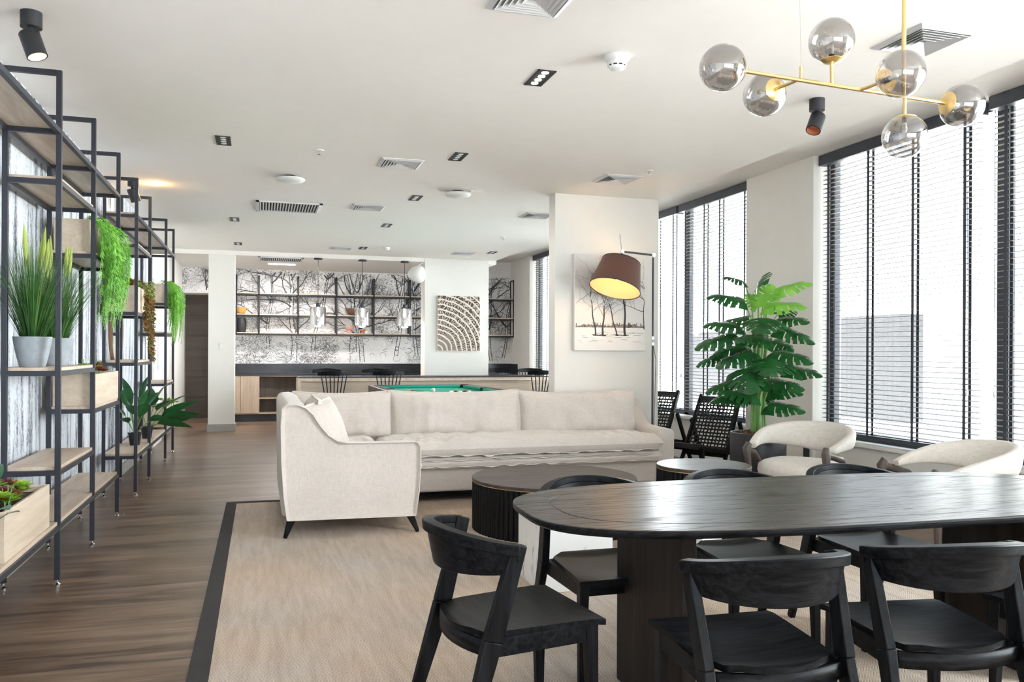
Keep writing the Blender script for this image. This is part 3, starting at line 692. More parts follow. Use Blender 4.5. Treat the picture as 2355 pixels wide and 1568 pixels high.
# ================================================================== DINING CHAIRS  (front = local +y)
def make_chair(label):
    t = thing('dining_chair', label, 'chair', (0, 0, FZ), group='black dining chairs around the oval table')
    # moulded seat, wider and square in front, rounded behind, dished
    def half(y):   # half width along y
        if y > -.10: return .205 + .022 * (y + .10) / .34
        q = (-.10 - y) / .15; return .205 * math.sqrt(max(0, 1 - q ** 2.6)) if q < 1 else 0
    rows = [.24, .235, .2, .12, .04, -.04, -.10, -.15, -.19, -.22, -.238, -.247, -.2499]
    def seatpt(u, v, top):
        i = u * (len(rows) - 1); y = rows[int(round(i))]; h = half(y); x = (v * 2 - 1) * h
        q = abs(v * 2 - 1)
        z = .448 - .016 * (1 - (x / .21) ** 2) * (1 if y < .15 else (.24 - y) / .09) + (.012 if y < -.2 else 0)
        if y >= .235: z -= .004
        return (x, y, z if top else z - .020)
    m = MB(); nu, nv = len(rows) - 1, 20
    m.grid(lambda u, v: seatpt(u, v, True), nu, nv); m.grid(lambda u, v: seatpt(u, v, False), nu, nv, True)
    n0 = (nu + 1) * (nv + 1); idx = lambda i, j: i * (nv + 1) + j
    loop = [idx(0, j) for j in range(nv + 1)] + [idx(i, nv) for i in range(1, nu + 1)] + [idx(nu, j) for j in range(nv - 1, -1, -1)] + [idx(i, 0) for i in range(nu - 1, 0, -1)]
    for a, b in zip(loop, loop[1:] + loop[:1]): m.f.append((a, b, b + n0, a + n0)); m.mi.append(0)
    m.build('seat', 'black_oak', t, world=False, smooth=50, bevel=.003)
    # curved back shell: leans out, higher in the middle
    def shell(u, v, off):
        th = (u - .5) * R(150); cx = math.sin(th); cy = -math.cos(th)
        zt = .735 + .042 * math.cos((u - .5) * PI) ** 1.2; zb = .640 - .015 * math.cos((u - .5) * PI)
        z = zb + (zt - zb) * v
        lean = (v - .5) * .022
        rx = .250 + lean + off; ry = .185 + lean * 1.4 + off
        return (rx * cx / math.sin(R(75)), -.105 + ry * (cy + math.cos(R(75))) / (1 - math.cos(R(75))) , z)
    m = MB(); nu, nv = 28, 6
    m.grid(lambda u, v: shell(u, v, .013), nu, nv, True); m.grid(lambda u, v: shell(u, v, -.010), nu, nv)
    n0 = (nu + 1) * (nv + 1)
    loop = [idx2 for idx2 in [0 * (nv + 1) + j for j in range(nv + 1)] + [i * (nv + 1) + nv for i in range(1, nu + 1)] + [nu * (nv + 1) + j for j in range(nv - 1, -1, -1)] + [i * (nv + 1) for i in range(nu - 1, 0, -1)]]
    for a, b in zip(loop, loop[1:] + loop[:1]): m.f.append((a, b, b + n0, a + n0)); m.mi.append(0)
    bk = m.build('backrest', 'black_oak', t, world=False, smooth=50, bevel=.003)
    # thick crest rail along the top of the shell
    def crest(u, k):
        p = Vector(shell(u, 1, 0)); q = Vector(shell(min(1, u + .01), 1, 0)) - Vector(shell(max(0, u - .01), 1, 0)); n = Vector((q.y, -q.x, 0)).normalized()
        dx, dz = ((-.017, -.026), (.021, -.034), (.023, .002), (-.016, .004))[k % 4]
        return p + n * dx + Vector((0, 0, dz))
    m = MB(); vs = [crest(i / 28, kk) for i in range(29) for kk in range(4)]
    fs = [(i * 4 + a, i * 4 + (a + 1) % 4, i * 4 + 4 + (a + 1) % 4, i * 4 + 4 + a) for i in range(28) for a in range(4)] + [(3, 2, 1, 0), (112, 113, 114, 115)]
    m.add(vs, fs); m.build('crest_rail', 'black_oak', t, world=False, smooth=50, bevel=.004)
    for s in (-1, 1):
        m = MB()
        m.bar((s * .247, -.100, .735), (s * .232, -.185, .43), .030, .052, up=(0, 1, 0), w2=.034, h2=.064)
        m.bar((s * .232, -.185, .43), (s * .245, -.315, 0), .034, .064, up=(0, 1, 0), w2=.026, h2=.036)
        m.build('rear_leg', 'black_oak_upright', t, world=False, bevel=.004)
        MB().bar((s * .195, .195, .430), (s * .205, .205, 0), .040, .046, up=(0, 1, 0), w2=.026, h2=.028).build('front_leg', 'black_oak_upright', t, world=False, bevel=.003)
        MB().bar((s * .200, .19, .400), (s * .215, -.18, .402), .022, .060).build('side_rail', 'black_oak', t, world=False, bevel=.002)
    MB().bar((-.18, .20, .402), (.18, .20, .402), .022, .056).build('front_rail', 'black_oak', t, world=False, bevel=.002)
    m = MB(); m.grid(lambda u, v: ((u * 2 - 1) * .22, -.185 - .055 * (1 - (u * 2 - 1) ** 2), .375 + v * .05), 12, 1); m.build('rear_rail', 'black_oak', t, world=False, solid=.02)
    return t
ch = make_chair('black dining chair at the left end of the oval table, nearest the rug edge')
ch.scale = (.97, .97, .97); ch.location = (.835, 2.71, FZ); ch.rotation_euler[2] = -PI / 2 + R(8)
for x, y, rz, lb in ((1.435, 2.235, -3, 'near side black dining chair in the bottom centre, seen from behind'), (2.07, 2.21, -9, 'near side black dining chair in the bottom right corner, seen from behind'),
                     (2.76, 2.17, -2, 'black dining chair beyond the bottom right one, mostly out of the photo'), (1.395, 3.19, 180, 'far side black dining chair in front of the fluted coffee table'),
                     (2.09, 3.21, 178, 'far side black dining chair in front of the small round table'), (2.76, 3.22, 178, 'far side black dining chair between the two cream armchairs'),
                     ):
    dup(ch, (x, y, FZ), R(rz), lb)

# ================================================================== SOFT SHAPES
def pillow(mb, c, W, H, T, M=None, nu=26, nv=18, pinch=.05, pw=3.2, wr=.006, seed=0, flange=.012, sag=0):
    """soft cushion in its own x (width) z (height) plane, thickness along y"""
    def f(u, v, s):
        a, b = u * 2 - 1, v * 2 - 1
        a = math.copysign(abs(a) ** .8, a); b = math.copysign(abs(b) ** .8, b)
        th = T / 2 * max(0, (1 - abs(a) ** pw) * (1 - abs(b) ** pw)) ** .5
        x = a * W / 2 * (1 - pinch * (1 - b * b)); z = b * H / 2 * (1 - pinch * 1.6 * (1 - a * a)) - sag * (1 - a * a) * (b * .5 + .5)
        n = noise.noise(Vector((x * 5 + seed, z * 6, s * 3.1))) * wr * 2 + noise.noise(Vector((x * 16 + seed, z * 9, s * 3.1))) * wr
        edge = (1 - a ** 4) * (1 - b ** 4)
        p = Vector((x, s * (th + n * edge), z))
        return p
    o = Vector(c); M = M or Matrix.Identity(3)
    mb.grid(lambda u, v: o + M @ f(u, v, -1), nu, nv); mb.grid(lambda u, v: o + M @ f(u, v, 1), nu, nv, True)
    # flat seam flange all round
    loop = [(i / nu, 0) for i in range(nu)] + [(1, j / nv) for j in range(nv)] + [(1 - i / nu, 1) for i in range(nu)] + [(0, 1 - j / nv) for j in range(nv)]
    P = [f(u, v, 1) for u, v in loop]; P = [Vector((p.x, 0, p.z)) for p in P]
    n = len(P); vs = []
    for i, p in enumerate(P):
        d = (P[(i + 1) % n] - P[i - 1]).normalized(); q = Vector((d.z, 0, -d.x)); wv = math.sin(i * 1.9 + seed) * .004
        vs += [o + M @ p, o + M @ (p + q * (flange + abs(wv) * .5) + Vector((0, wv, 0)))]
    mb.add(vs, [(2 * i, 2 * i + 1, (2 * i + 3) % (2 * n), (2 * i + 2) % (2 * n)) for i in range(n)])
    return mb
def slab(mb, x0, x1, y0, y1, z0, z1, r=.05, wr=.006, seed=0, crown=.02, bulge=.02, fray=0, nx=60, ny=26):
    """upholstery slab with rounded edges and crumples"""
    cx, cy, cz = (x0 + x1) / 2, (y0 + y1) / 2, (z0 + z1) / 2
    def f(u, v, s):
        a, b = u * 2 - 1, v * 2 - 1
        a = math.copysign(abs(a) ** .6, a); b = math.copysign(abs(b) ** .6, b)
        ex = (x1 - x0) / 2; ey = (y1 - y0) / 2; ez = (z1 - z0) / 2
        da = (1 - abs(a)) * ex; db = (1 - abs(b)) * ey
        def e(d): return 1 if d > r else math.sqrt(max(0, 1 - (1 - d / r) ** 2))
        th = ez * e(da) * e(db)
        n = noise.noise(Vector((a * ex * 7 + seed, b * ey * 7, s * 2.7 + seed))) * wr + noise.noise(Vector((a * ex * 22 + seed, b * ey * 10, s))) * wr * .6
        cr = crown * (1 - a ** 4) * (1 - b ** 4) if s > 0 else 0
        return Vector((cx + a * ex, cy + b * ey, cz + s * th + n * (1 if s > 0 else .3) * e(da) * e(db) + cr))
    mb.grid(lambda u, v: f(u, v, 1), nx, ny); mb.grid(lambda u, v: f(u, v, -1), nx, ny, True)
    return mb
def hem(mb, pts, w=.018, amp=.006, seed=0, drop=True):
    vs = []; n = len(pts)
    for i, p in enumerate(pts):
        p = Vector(p); q = Vector(pts[min(i + 1, n - 1)]) - Vector(pts[max(i - 1, 0)]); q.normalize(); out = Vector((q.y, -q.x, 0))
        wv = math.sin(i * .9 + seed) * amp + noise.noise(Vector((i * .3, seed, 0))) * amp * 2
        vs += [p, p + out * w + Vector((0, 0, wv - .004))]
    mb.add(vs, [(2 * i, 2 * i + 1, 2 * i + 3, 2 * i + 2) for i in range(n - 1)])
# ================================================================== SOFA
S = thing('sofa', 'cream linen L shaped sofa with plump back cushions', 'sofa', (1.9, 7.2, 0))
LN = 'linen_cream'
def outline_arm():
    pts = [(.175, .135), (1.085, .125), (1.108, .30), (1.118, .50), (1.118, .625), (1.095, .66), (.78, .662), (.60, .668), (.52, .685), (.455, .725), (.40, .79), (.35, .87), (.30, .92), (.24, .945), (.17, .945), (.135, .915), (.13, .80), (.135, .55), (.152, .30)]
    return pts
m = MB(); P = outline_arm(); n = len(P); ya, yb = 5.93, 6.10
layers = [(ya + .03, -.03), (ya + .008, -.010), (ya, 0), (yb - .03, 0), (yb, -.02)]
cxy = (sum(p[0] for p in P) / n, sum(p[1] for p in P) / n)
vs = []
for y, d in layers:
    for p in P:
        dx, dz = p[0] - cxy[0], p[1] - cxy[1]; l = math.hypot(dx, dz); vs.append((p[0] + dx / l * d, y, p[1] + dz / l * d))
fs = [(r * n + i, r * n + (i + 1) % n, (r + 1) * n + (i + 1) % n, (r + 1) * n + i) for r in range(len(layers) - 1) for i in range(n)] + [tuple(range(n))[::-1], tuple((len(layers) - 1) * n + i for i in range(n))]
m.add(vs, fs); m.build('end_arm', LN, S, smooth=70, bevel=.012, seg=3)
# base boxes, left back and rear back, right arm
m = MB(); m.box(.18, 6.08, .13, 1.07, 7.15, .33); m.build('base', LN, S, bevel=.02, seg=3)
m = MB(); m.box(.25, 7.10, .09, 3.60, 7.86, .33); m.build('base', LN, S, bevel=.02, seg=3)
m = MB(); m.prism([(.145, .14), (.34, .14), (.36, .60), (.31, .93), (.24, .945), (.165, .94), (.135, .90)], 6.08, 7.84, 'y'); m.build('side_back', LN, S, bevel=.03, seg=4)
m = MB(); m.prism([(7.68, .10), (7.885, .10), (7.90, .88), (7.87, .905), (7.78, .90), (7.70, .60)], .16, 3.70, 'x'); m.build('rear_back', LN, S, bevel=.03, seg=4)
def armp(y):    # top height of right arm along y
    return .60 + .02 * (y - 7.05) + (max(0, y - 7.5) / .35) ** 1.6 * .26
m = MB(); ys = [7.06, 7.15, 7.3, 7.45, 7.55, 7.62, 7.69, 7.76, 7.84]
vs = []; n = 11
for i, y in enumerate(ys):
    zt = armp(y); rr = .055
    prof = [(3.60, .10), (3.59, .3), (3.585, zt - rr), (3.60, zt - rr * .3), (3.635, zt - .004), (3.68, zt), (3.725, zt - .006), (3.755, zt - rr * .4), (3.765, zt - rr), (3.76, .3), (3.74, .10)]
    vs += [(x, y, z) for x, z in prof]
fs = [(i * n + j, i * n + (j + 1) % n, (i + 1) * n + (j + 1) % n, (i + 1) * n + j) for i in range(len(ys) - 1) for j in range(n)] + [tuple(range(n))[::-1], tuple((len(ys) - 1) * n + j for j in range(n))]
m.add(vs, fs); m.build('right_arm', LN, S, smooth=60, bevel=.012, seg=3)
m = MB(); m.box(1.12, 7.11, .06, 3.58, 7.84, .095); m.build('plinth', 'black_oak', S)
# seat cushions: two layers on the long run, two on the short run
m = MB(); slab(m, 1.06, 3.595, 6.98, 7.72, .30, .405, r=.045, seed=3, crown=.0, nx=90); m.build('lower_cushion', LN, S, smooth=80)
m = MB(); slab(m, .98, 3.60, 6.95, 7.72, .41, .545, r=.07, seed=8, crown=.03, wr=.020, nx=110)
top = m.build('seat_cushion', LN, S, smooth=80)
for z, y, sd, x0 in ((.425, 6.962, 1, 1.0), (.385, 6.985, 5, 1.08), (.325, 6.99, 9, 1.08)):
    m = MB(); hem(m, [(x0 + i * (3.57 - x0) / 90, y + noise.noise(Vector((i * .17, sd, 0))) * .012 + (.05 * max(0, (i - 82) / 8) ** 2), z + noise.noise(Vector((i * .11, sd, 3))) * .012) for i in range(91)], .022, .006, sd)
    m.build('cushion_hem', LN, top, smooth=80, solid=.005, world=False).location = (0, 0, 0)
m = MB(); slab(m, .36, 1.13, 6.11, 6.97, .30, .395, r=.045, seed=4, nx=50, crown=0); m.build('lower_cushion', LN, S, smooth=80)
m = MB(); slab(m, .36, 1.16, 6.10, 7.00, .40, .53, r=.06, seed=6, wr=.014, crown=.03, nx=50); m.build('seat_cushion', LN, S, smooth=80)
m = MB(); slab(m, .36, .98, 6.98, 7.70, .40, .535, r=.06, seed=16, wr=.014, crown=.03, nx=50); m.build('seat_cushion', LN, S, smooth=80)
tilt = Matrix.Rotation(R(-9), 3, 'X')
for c, W, H, sd in (((.72, 7.60, .735), .88, .43, 1), ((1.755, 7.585, .730), 1.24, .44, 21), ((2.99, 7.59, .715), 1.22, .44, 33)):
    m = MB(); pillow(m, c, W, H, .25, tilt, nu=44, nv=26, pinch=.026, pw=3.4, wr=.019, seed=sd, flange=.016, sag=.018); m.build('back_cushion', LN, S, smooth=80)
m = MB(); pillow(m, (.43, 6.75, .735), .85, .42, .2, Matrix.Rotation(PI / 2, 3, 'Z') @ Matrix.Rotation(R(-6), 3, 'X'), nu=36, pinch=.018, pw=3.6, wr=.009, seed=41); m.build('back_cushion', LN, S, smooth=80)
for p, q in (((.215, 6.02, .15), (.165, 5.99, FZ)), ((1.04, 6.02, .15), (1.10, 5.96, FZ)), ((.25, 7.80, .15), (.22, 7.83, 0)), ((3.66, 7.80, .12), (3.68, 7.82, 0)), ((3.66, 7.14, .12), (3.69, 7.10, FZ))):
    MB().bar(p, q, .062, .062, up=(0, 1, 0), w2=.024, h2=.024).build('leg', 'black_oak_upright', S, bevel=.006)
m = MB()
m_ = Matrix.Rotation(R(60), 3, 'Z') @ Matrix.Rotation(R(-20), 3, 'X') @ Matrix.Rotation(R(-6), 3, 'Y')
pillow(m, (.49, 6.38, .735), .43, .42, .16, m_, pinch=.015, pw=2.6, wr=.006, seed=5, flange=.014)
tag(m.build('throw_pillow', LN, smooth=80), 'cream square throw pillow leaning in the left corner of the sofa', 'pillow')

# ================================================================== TABLES
def fluted(name, label, c, r, h, z0, top_mat, nfl, base_inset=0):
    t = thing(name, label, 'table', (c[0], c[1], z0))
    MB().lathe([(0, h - .022), (r - .003, h - .022), (r, h - .018), (r, h - .004), (r - .004, h), (0, h)], (c[0], c[1], 0), 96).build('tabletop', top_mat, t, smooth=35)
    MB().lathe([(0, h - .027), (r - .002, h - .027), (r - .002, h - .022), (0, h - .022)], (c[0], c[1], 0), 96).build('gold_band', 'gold_trim', t, smooth=35)
    m = MB(); k = nfl * 6; vs = []
    for z in (z0, h - .027):
        for i in range(k):
            a = 2 * PI * i / k; q = (i % 6) / 6; rr = r - .012 + .010 * abs(math.sin(PI * q)) ** .7 - (.006 if i % 6 == 0 else 0)
            vs.append((c[0] + rr * math.cos(a), c[1] + rr * math.sin(a), z))
    m.add(vs, [(i, (i + 1) % k, k + (i + 1) % k, k + i) for i in range(k)] + [tuple(range(k))[::-1], tuple(range(k, 2 * k))])
    m.build('fluted_drum', 'flute_black', t, smooth=50)
fluted('coffee_table', 'wide round fluted black coffee table in front of the sofa', (2.12, 5.87), .62, .385, FZ, 'coffee_top_oak', 92)
fluted('side_table', 'small round fluted black table beside the right sofa arm', (3.0, 5.20), .33, .53, FZ, 'coffee_top_oak', 52)
t = MB().box(1.46, 4.24, FZ, 1.88, 4.66, .455).build('marble_block', 'white_marble', bevel=.003); tag(t, 'white veined marble cube table between coffee table and oval table', 'table')
t = MB().box(2.636, 4.58, FZ, 2.774, 4.70, .44).build('marble_block', 'white_marble', bevel=.003); tag(t, 'narrow white marble block glimpsed under the oval table beside the small round table', 'table')

# ================================================================== ARMCHAIRS (front = local -y)
def make_armchair(label):
    t = thing('armchair', label, 'armchair', (0, 0, 0), group='cream barrel armchairs with dark wooden legs')
    # padded wrap: a band swept round the back, dropping to the arm tips
    def band(u, w):
        th = R(-128) + R(256) * u             # 0 = back (+y)
        a = abs(u * 2 - 1)
        rx, ry = .375, .36
        ext = max(0, a - .70) / .30
        x = rx * math.sin(th) * (1 + .02 * ext); y = ry * math.cos(th)
        if a > .70:
            s = 1 if u > .5 else -1; t0 = R(128 * .70)
            x0, y0 = rx * math.sin(t0), ry * math.cos(t0)
            x = s * (x0 - .035 * ext ** 1.5); y = y0 - .27 * ext
        zt = .755 - .155 * a ** 2.2; hh = .24 - .20 * a ** 1.25; zc = zt - hh / 2
        nrm = Vector((x * .9, max(y, -.02) if a > .7 else y, 0)).normalized()
        if a > .7: nrm = Vector((math.copysign(1, x), 0, 0)).lerp(nrm, 1 - ext).normalized()
        th_ = .052 - .012 * a
        c, s_ = math.cos(w), math.sin(w)
        sq = lambda q: math.copysign(abs(q) ** .7, q)
        return Vector((x, y, zc)) + nrm * (sq(c) * th_ + .03 * sq(s_) * (1 - a)) + Vector((0, 0, sq(s_) * hh / 2))
    m = MB(); nu, nw = 56, 16
    vs = [band(i / nu, 2 * PI * j / nw) for i in range(nu + 1) for j in range(nw)]
    fs = [(i * nw + j, i * nw + (j + 1) % nw, (i + 1) * nw + (j + 1) % nw, (i + 1) * nw + j) for i in range(nu) for j in range(nw)] + [tuple(range(nw))[::-1], tuple(nu * nw + j for j in range(nw))]
    m.add(vs, fs); m.build('backrest', 'boucle_cream', t, world=False, smooth=80)
    m = MB()
    prof = [(0, -.075), (.30, -.075), (.335, -.045), (.345, 0), (.335, .045), (.30, .068), (.2, .078), (0, .082)]
    k = 40; vs = []
    for r_, z in prof:
        for i in range(k):
            a = 2 * PI * i / k; c_, s_ = math.cos(a), math.sin(a); n_ = 3.2
            x = r_ * math.copysign(abs(c_) ** (2 / n_), c_); y = r_ * math.copysign(abs(s_) ** (2 / n_), s_)
            vs.append((x * .93, y * .95 - .06, .40 + z))
    m.add(vs, [(r * k + i, r * k + (i + 1) % k, (r + 1) * k + (i + 1) % k, (r + 1) * k + i) for r in range(len(prof) - 1) for i in range(k)])
    m.build('seat', 'boucle_cream', t, world=False, smooth=80)
    for s in (-1, 1):
        # arm tip front leg with a bracket that branches back to the rear leg
        m = MB()
        m.tube([(s * .33, -.36, .606), (s * .338, -.385, .565), (s * .335, -.365, .48), (s * .325, -.345, .2), (s * .315, -.33, .0)], [.026, .036, .029, .024, .016], 10)
        m.build('front_leg', 'arm_walnut', t, world=False, smooth=60)
        m = MB()
        m.tube([(s * .338, -.37, .562), (s * .36, -.27, .540), (s * .378, -.15, .510), (s * .376, -.07, .44), (s * .355, .02, .30), (s * .335, .12, .0)], [.028, .026, .027, .027, .023, .015], 10)
        m.build('rear_leg', 'arm_walnut', t, world=False, smooth=60)
    m = MB(); m.tube([(-.33, -.10, .31), (.33, -.10, .31)], .018, 8); m.build('cross_rail', 'arm_walnut', t, world=False)
    return t
ac = make_armchair('cream armchair in front of the potted leafy plant, showing its seat')
ac.scale = (.92, .92, 1); ac.location = (4.12, 5.60, .004); ac.rotation_euler[2] = R(-58)
a2 = dup(ac, (4.27, 4.24, .004), R(-102), 'cream armchair at the right, seen side on above the oval table'); a2.scale = (.88, .88, 1)

# ================================================================== ROPE CHAIRS (front = local -y)
def make_rope(label):
    t = thing('woven_chair', label, 'chair', (0, 0, 0), group='black woven chairs by the far window')
    a = Vector((0, .14, .26)); b = Vector((0, .42, .82))      # back panel bottom and top
    for s in (-1, 1):
        MB().bar((s * .26, .02, .04), (s * .235, .45, .86), .03, .045, up=(0, 1, 0)).build('back_post', 'black_oak_upright', t, world=False, bevel=.006)
        MB().bar((s * .29, .33, .60), (s * .30, .62, 0), .028, .05, up=(0, 1, 0)).build('rear_leg', 'black_oak_upright', t, world=False, bevel=.006)
        MB().bar((s * .27, -.38, .37), (s * .27, .50, .24), .03, .04).build('side_rail', 'black_oak', t, world=False, bevel=.006)
        MB().bar((s * .27, -.34, .38), (s * .29, -.36, 0), .035, .035, up=(0, 1, 0)).build('front_leg', 'black_oak_upright', t, world=False, bevel=.006)
    for nm, p0, p1, w_, nr in (('woven_back', a, b, .46, 17), ('woven_seat', Vector((0, -.34, .385)), Vector((0, .12, .32)), .52, 13)):
        m = MB(); d = p1 - p0; nn = d.cross(Vector((1, 0, 0))).normalized()
        for i in range(nr):
            c = p0 + d * (i / (nr - 1))
            m.tube([(c + Vector(((j / 20 - .5) * w_, 0, 0)) + nn * (.009 * (1 if (i + j) % 2 else -1))) for j in range(21)], .0105, 6)
        for j in range(11):
            x = (j / 10 - .5) * w_ * .92
            m.tube([(p0 + d * (i / 12) + Vector((x, 0, 0)) + nn * (.007 * (1 if (i + j) % 2 else -1))) for i in range(13)], .008, 5)
        for e in (p0, p1): m.bar(e - Vector((w_ / 2, 0, 0)), e + Vector((w_ / 2, 0, 0)), .034, .05)
        m.build(nm, 'cord_black', t, world=False)
    return t
rc = make_rope('black woven chair in full view left of the leafy plant')
rc.location = (4.35, 7.66, 0); rc.rotation_euler[2] = R(-62)
dup(rc, (4.32, 8.95, 0), R(-62), 'black woven chair half hidden behind the white column')
# ================================================================== CHANDELIER
G = thing('chandelier', 'brass bar chandelier with six smoked glass globes', 'chandelier', (2.40, 2.99, CE))
BR = 'brass'
p0, p1 = Vector((1.89, 3.007, 2.491)), Vector((2.945, 2.973, 2.438))
def along(x): return p0.lerp(p1, (x - p0.x) / (p1.x - p0.x))
MB().tube([p0, p1], .0085, 12).build('main_bar', BR, G)
def globe(c, stem0, cup_dir):
    c = Vector(c); d = Vector(cup_dir).normalized()
    M = Matrix.Translation(c) @ d.to_track_quat('Z', 'Y').to_matrix().to_4x4()
    g = MB().lathe([(.095 * math.sin(PI * i / 28), -.095 * math.cos(PI * i / 28)) for i in range(29)], n=48, mat=M).build('glass_globe', 'smoked_glass', G, smooth=80)
    lens = [(.0, .094), (.012, .0965), (.03, .0925), (.045, .086), (.05, .083), (.05, .081), (.045, .0815), (0, .083)]
    k = MB().lathe(lens, n=32, mat=M).build('globe_cup', BR, G, smooth=50)
    MB().tube([c + d * .088, c + d * .06], .012, 12).build('lamp_holder', 'black_metal', G)
    MB().tube([Vector(stem0), c + d * .095], .0075, 10).build('arm', BR, G)
    b = MB(); M2 = Matrix.Translation(c + d * .035) @ d.to_track_quat('Z', 'Y').to_matrix().to_4x4()
    b.lathe([(0, -.02), (.008, -.018), (.012, 0), (.008, .02), (.006, .03)], n=14, mat=M2); b.build('bulb', 'white_plastic', G)
globe((1.817, 3.01, 2.495), p0, (1, 0, -.05))
globe((2.171, 3.24, 2.484), along(2.171), (0, -1, 0))
globe((2.338, 2.997, 2.66), along(2.338), (0, 0, -1))
globe((2.482, 2.755, 2.455), along(2.482), (0, 1, 0))
globe((3.014, 2.972, 2.436), p1, (-1, 0, .05))
globe((2.709, 2.981, 2.275), along(2.709), (0, 0, 1))
rx = 2.703
MB().tube([along(rx), (rx, along(rx).y, CE)], .0095, 12).build('ceiling_rod', BR, G)
MB().lathe([(0, 0), (.06, 0), (.06, -.025), (.03, -.03), (0, -.03)], (rx, along(rx).y, CE), 32).build('canopy', BR, G)
q = along(2.185); MB().tube([q, q + Vector((0, 0, .06))], .006, 8).build('wire_anchor', BR, G)
MB().tube([q + Vector((0, 0, .06)), (2.175, q.y, CE)], .0009, 5).build('support_wire', 'bolt_chrome', G)

# ================================================================== FLOOR LAMP
L = thing('floor_lamp', 'dark arc floor lamp with a wide grey brown shade lit warm inside', 'lamp', (3.82, 7.60, 0))
lx, ly = 3.80, 7.60
MB().lathe([(0, 0), (.15, 0), (.15, .018), (.14, .024), (0, .026)], (3.86, 7.62, 0), 40).build('base', 'black_metal', L)
MB().tube([(3.86, 7.62, .02), (lx, ly, .4), (lx, ly, 1.40)], .011, 12).build('lower_pole', 'frame_charcoal', L)
MB().tube([(lx, ly, 1.47), (lx, ly, 2.28)], .011, 12).build('upper_pole', 'frame_charcoal', L)
m = MB(); m.tube([(lx, ly, 1.39), (lx, ly, 1.48)], .013, 12); m.lathe([(.017, -.006), (.017, .006), (0, .006)], n=16, mat=Matrix.Translation((lx, ly - .018, 1.435)) @ Matrix.Rotation(PI / 2, 4, 'X')); m.build('height_joint', 'bolt_chrome', L)
m = MB(); m.lathe([(0, -.012), (.02, -.012), (.02, .012), (0, .012)], n=20, mat=Matrix.Translation((lx, ly - .01, 2.305)) @ Matrix.Rotation(PI / 2, 4, 'X')); m.build('elbow_joint', 'bolt_chrome', L)
MB().tube([(lx, ly, 2.305), (3.46, 7.58, 2.325)], .010, 12).build('arm', 'frame_charcoal', L)
m = MB(); m.lathe([(0, -.012), (.018, -.012), (.018, .012), (0, .012)], n=20, mat=Matrix.Translation((3.445, 7.57, 2.325)) @ Matrix.Rotation(PI / 2, 4, 'X')); m.build('arm_joint', 'bolt_chrome', L)
MB().tube([(3.445, 7.58, 2.32), (3.43, 7.60, 2.50)], .0045, 8).build('counter_rod', 'bolt_chrome', L)
ax = Vector((.34, .20, 1)).normalized(); top_c = Vector((3.43, 7.56, 2.215)); M = Matrix.Translation(top_c) @ ax.to_track_quat('Z', 'Y').to_matrix().to_4x4()
sh = MB().lathe([(.195, 0), (.256, -.29)], n=64, mat=M).build('shade', 'shade_cloth', L, smooth=80)
MB().lathe([(.192, -.002), (.253, -.288)], n=64, mat=M).build('shade_lining', 'shade_inner', sh, world=False, smooth=80)
m = MB()
for r_, z in ((.1955, 0), (.2565, -.29)): m.lathe([(r_ - .004, z - .004), (r_ + .002, z - .004), (r_ + .002, z + .004), (r_ - .004, z + .004), (r_ - .004, z - .004)], n=64, mat=M)
m.build('shade_trim', 'black_metal', sh, world=False)
m = MB()
for k in range(3): a = 2 * PI * k / 3; m.tube([M @ Vector((0, 0, -.02)), M @ Vector((.195 * math.cos(a), .195 * math.sin(a), -.004))], .002, 5)
m.build('spider', 'bolt_chrome', L)
MB().tube([(3.445, 7.57, 2.32), M @ Vector((0, 0, 0)), M @ Vector((0, 0, -.09))], .009, 8).build('lamp_holder', 'black_metal', L)
MB().lathe([(0, -.075), (.018, -.065), (.03, -.04), (.028, -.02), (.014, .01)], n=20, mat=M @ Matrix.Translation((0, 0, -.12))).build('bulb', 'bulb_warm', L)
l = bpy.data.lights.new('lamp_bulb', 'POINT'); l.energy = 1.6; l.color = (1, .62, .30); l.shadow_soft_size = .03
lo = bpy.data.objects.new('lamp_bulb', l); COL.objects.link(lo); lo.location = M @ Vector((0, 0, -.22))
MB().tube([(lx, ly - .005, 1.42), (lx + .025, ly - .02, 1.25), (lx + .02, ly - .02, 1.0), (lx + .008, ly - .012, .5), (3.87, 7.60, .03)], .0028, 6).build('cable', 'black_plastic', L)

# ================================================================== PICTURES
A = thing('painting', 'canvas of four bare winter trees on the white column', 'picture', (3.476, 7.95, 1.82))
MB().box(3.075, 7.925, 1.335, 3.875, 7.979, 2.33).build('canvas', 'canvas_white', A, bevel=.003)
rnd.seed(5)
ink = Ink(7.9235, 3.08, 3.87, 1.34, 2.325); mb = ink.mb
mb.m = 3; mb.add([(3.08, 7.9243, 1.34), (3.87, 7.9243, 1.34), (3.87, 7.9243, 1.575), (3.08, 7.9243, 1.575)], [(0, 1, 2, 3)])
def ridge(x0, x1, zb, h, mi, y, sd):
    n = 50; vs = []
    for i in range(n + 1):
        x = x0 + (x1 - x0) * i / n; q = i / n
        vs += [(x, y, zb), (x, y, zb + h * math.sin(PI * q) ** .5 * (.6 + .8 * abs(noise.noise(Vector((x * 14, sd, 0))))))]
    mb.m = mi; mb.add(vs, [(2 * i, 2 * i + 2, 2 * i + 3, 2 * i + 1) for i in range(n)])
ridge(3.08, 3.5, 1.575, .035, 4, 7.9240, 1); ridge(3.42, 3.87, 1.575, .05, 4, 7.9239, 3)
for k in range(60):
    x = U(3.09, 3.86); ink.stroke([(x, U(1.57, 1.60)), (x + U(-.02, .02), U(1.58, 1.63))], U(.002, .01), rnd.choice((1, 2)))
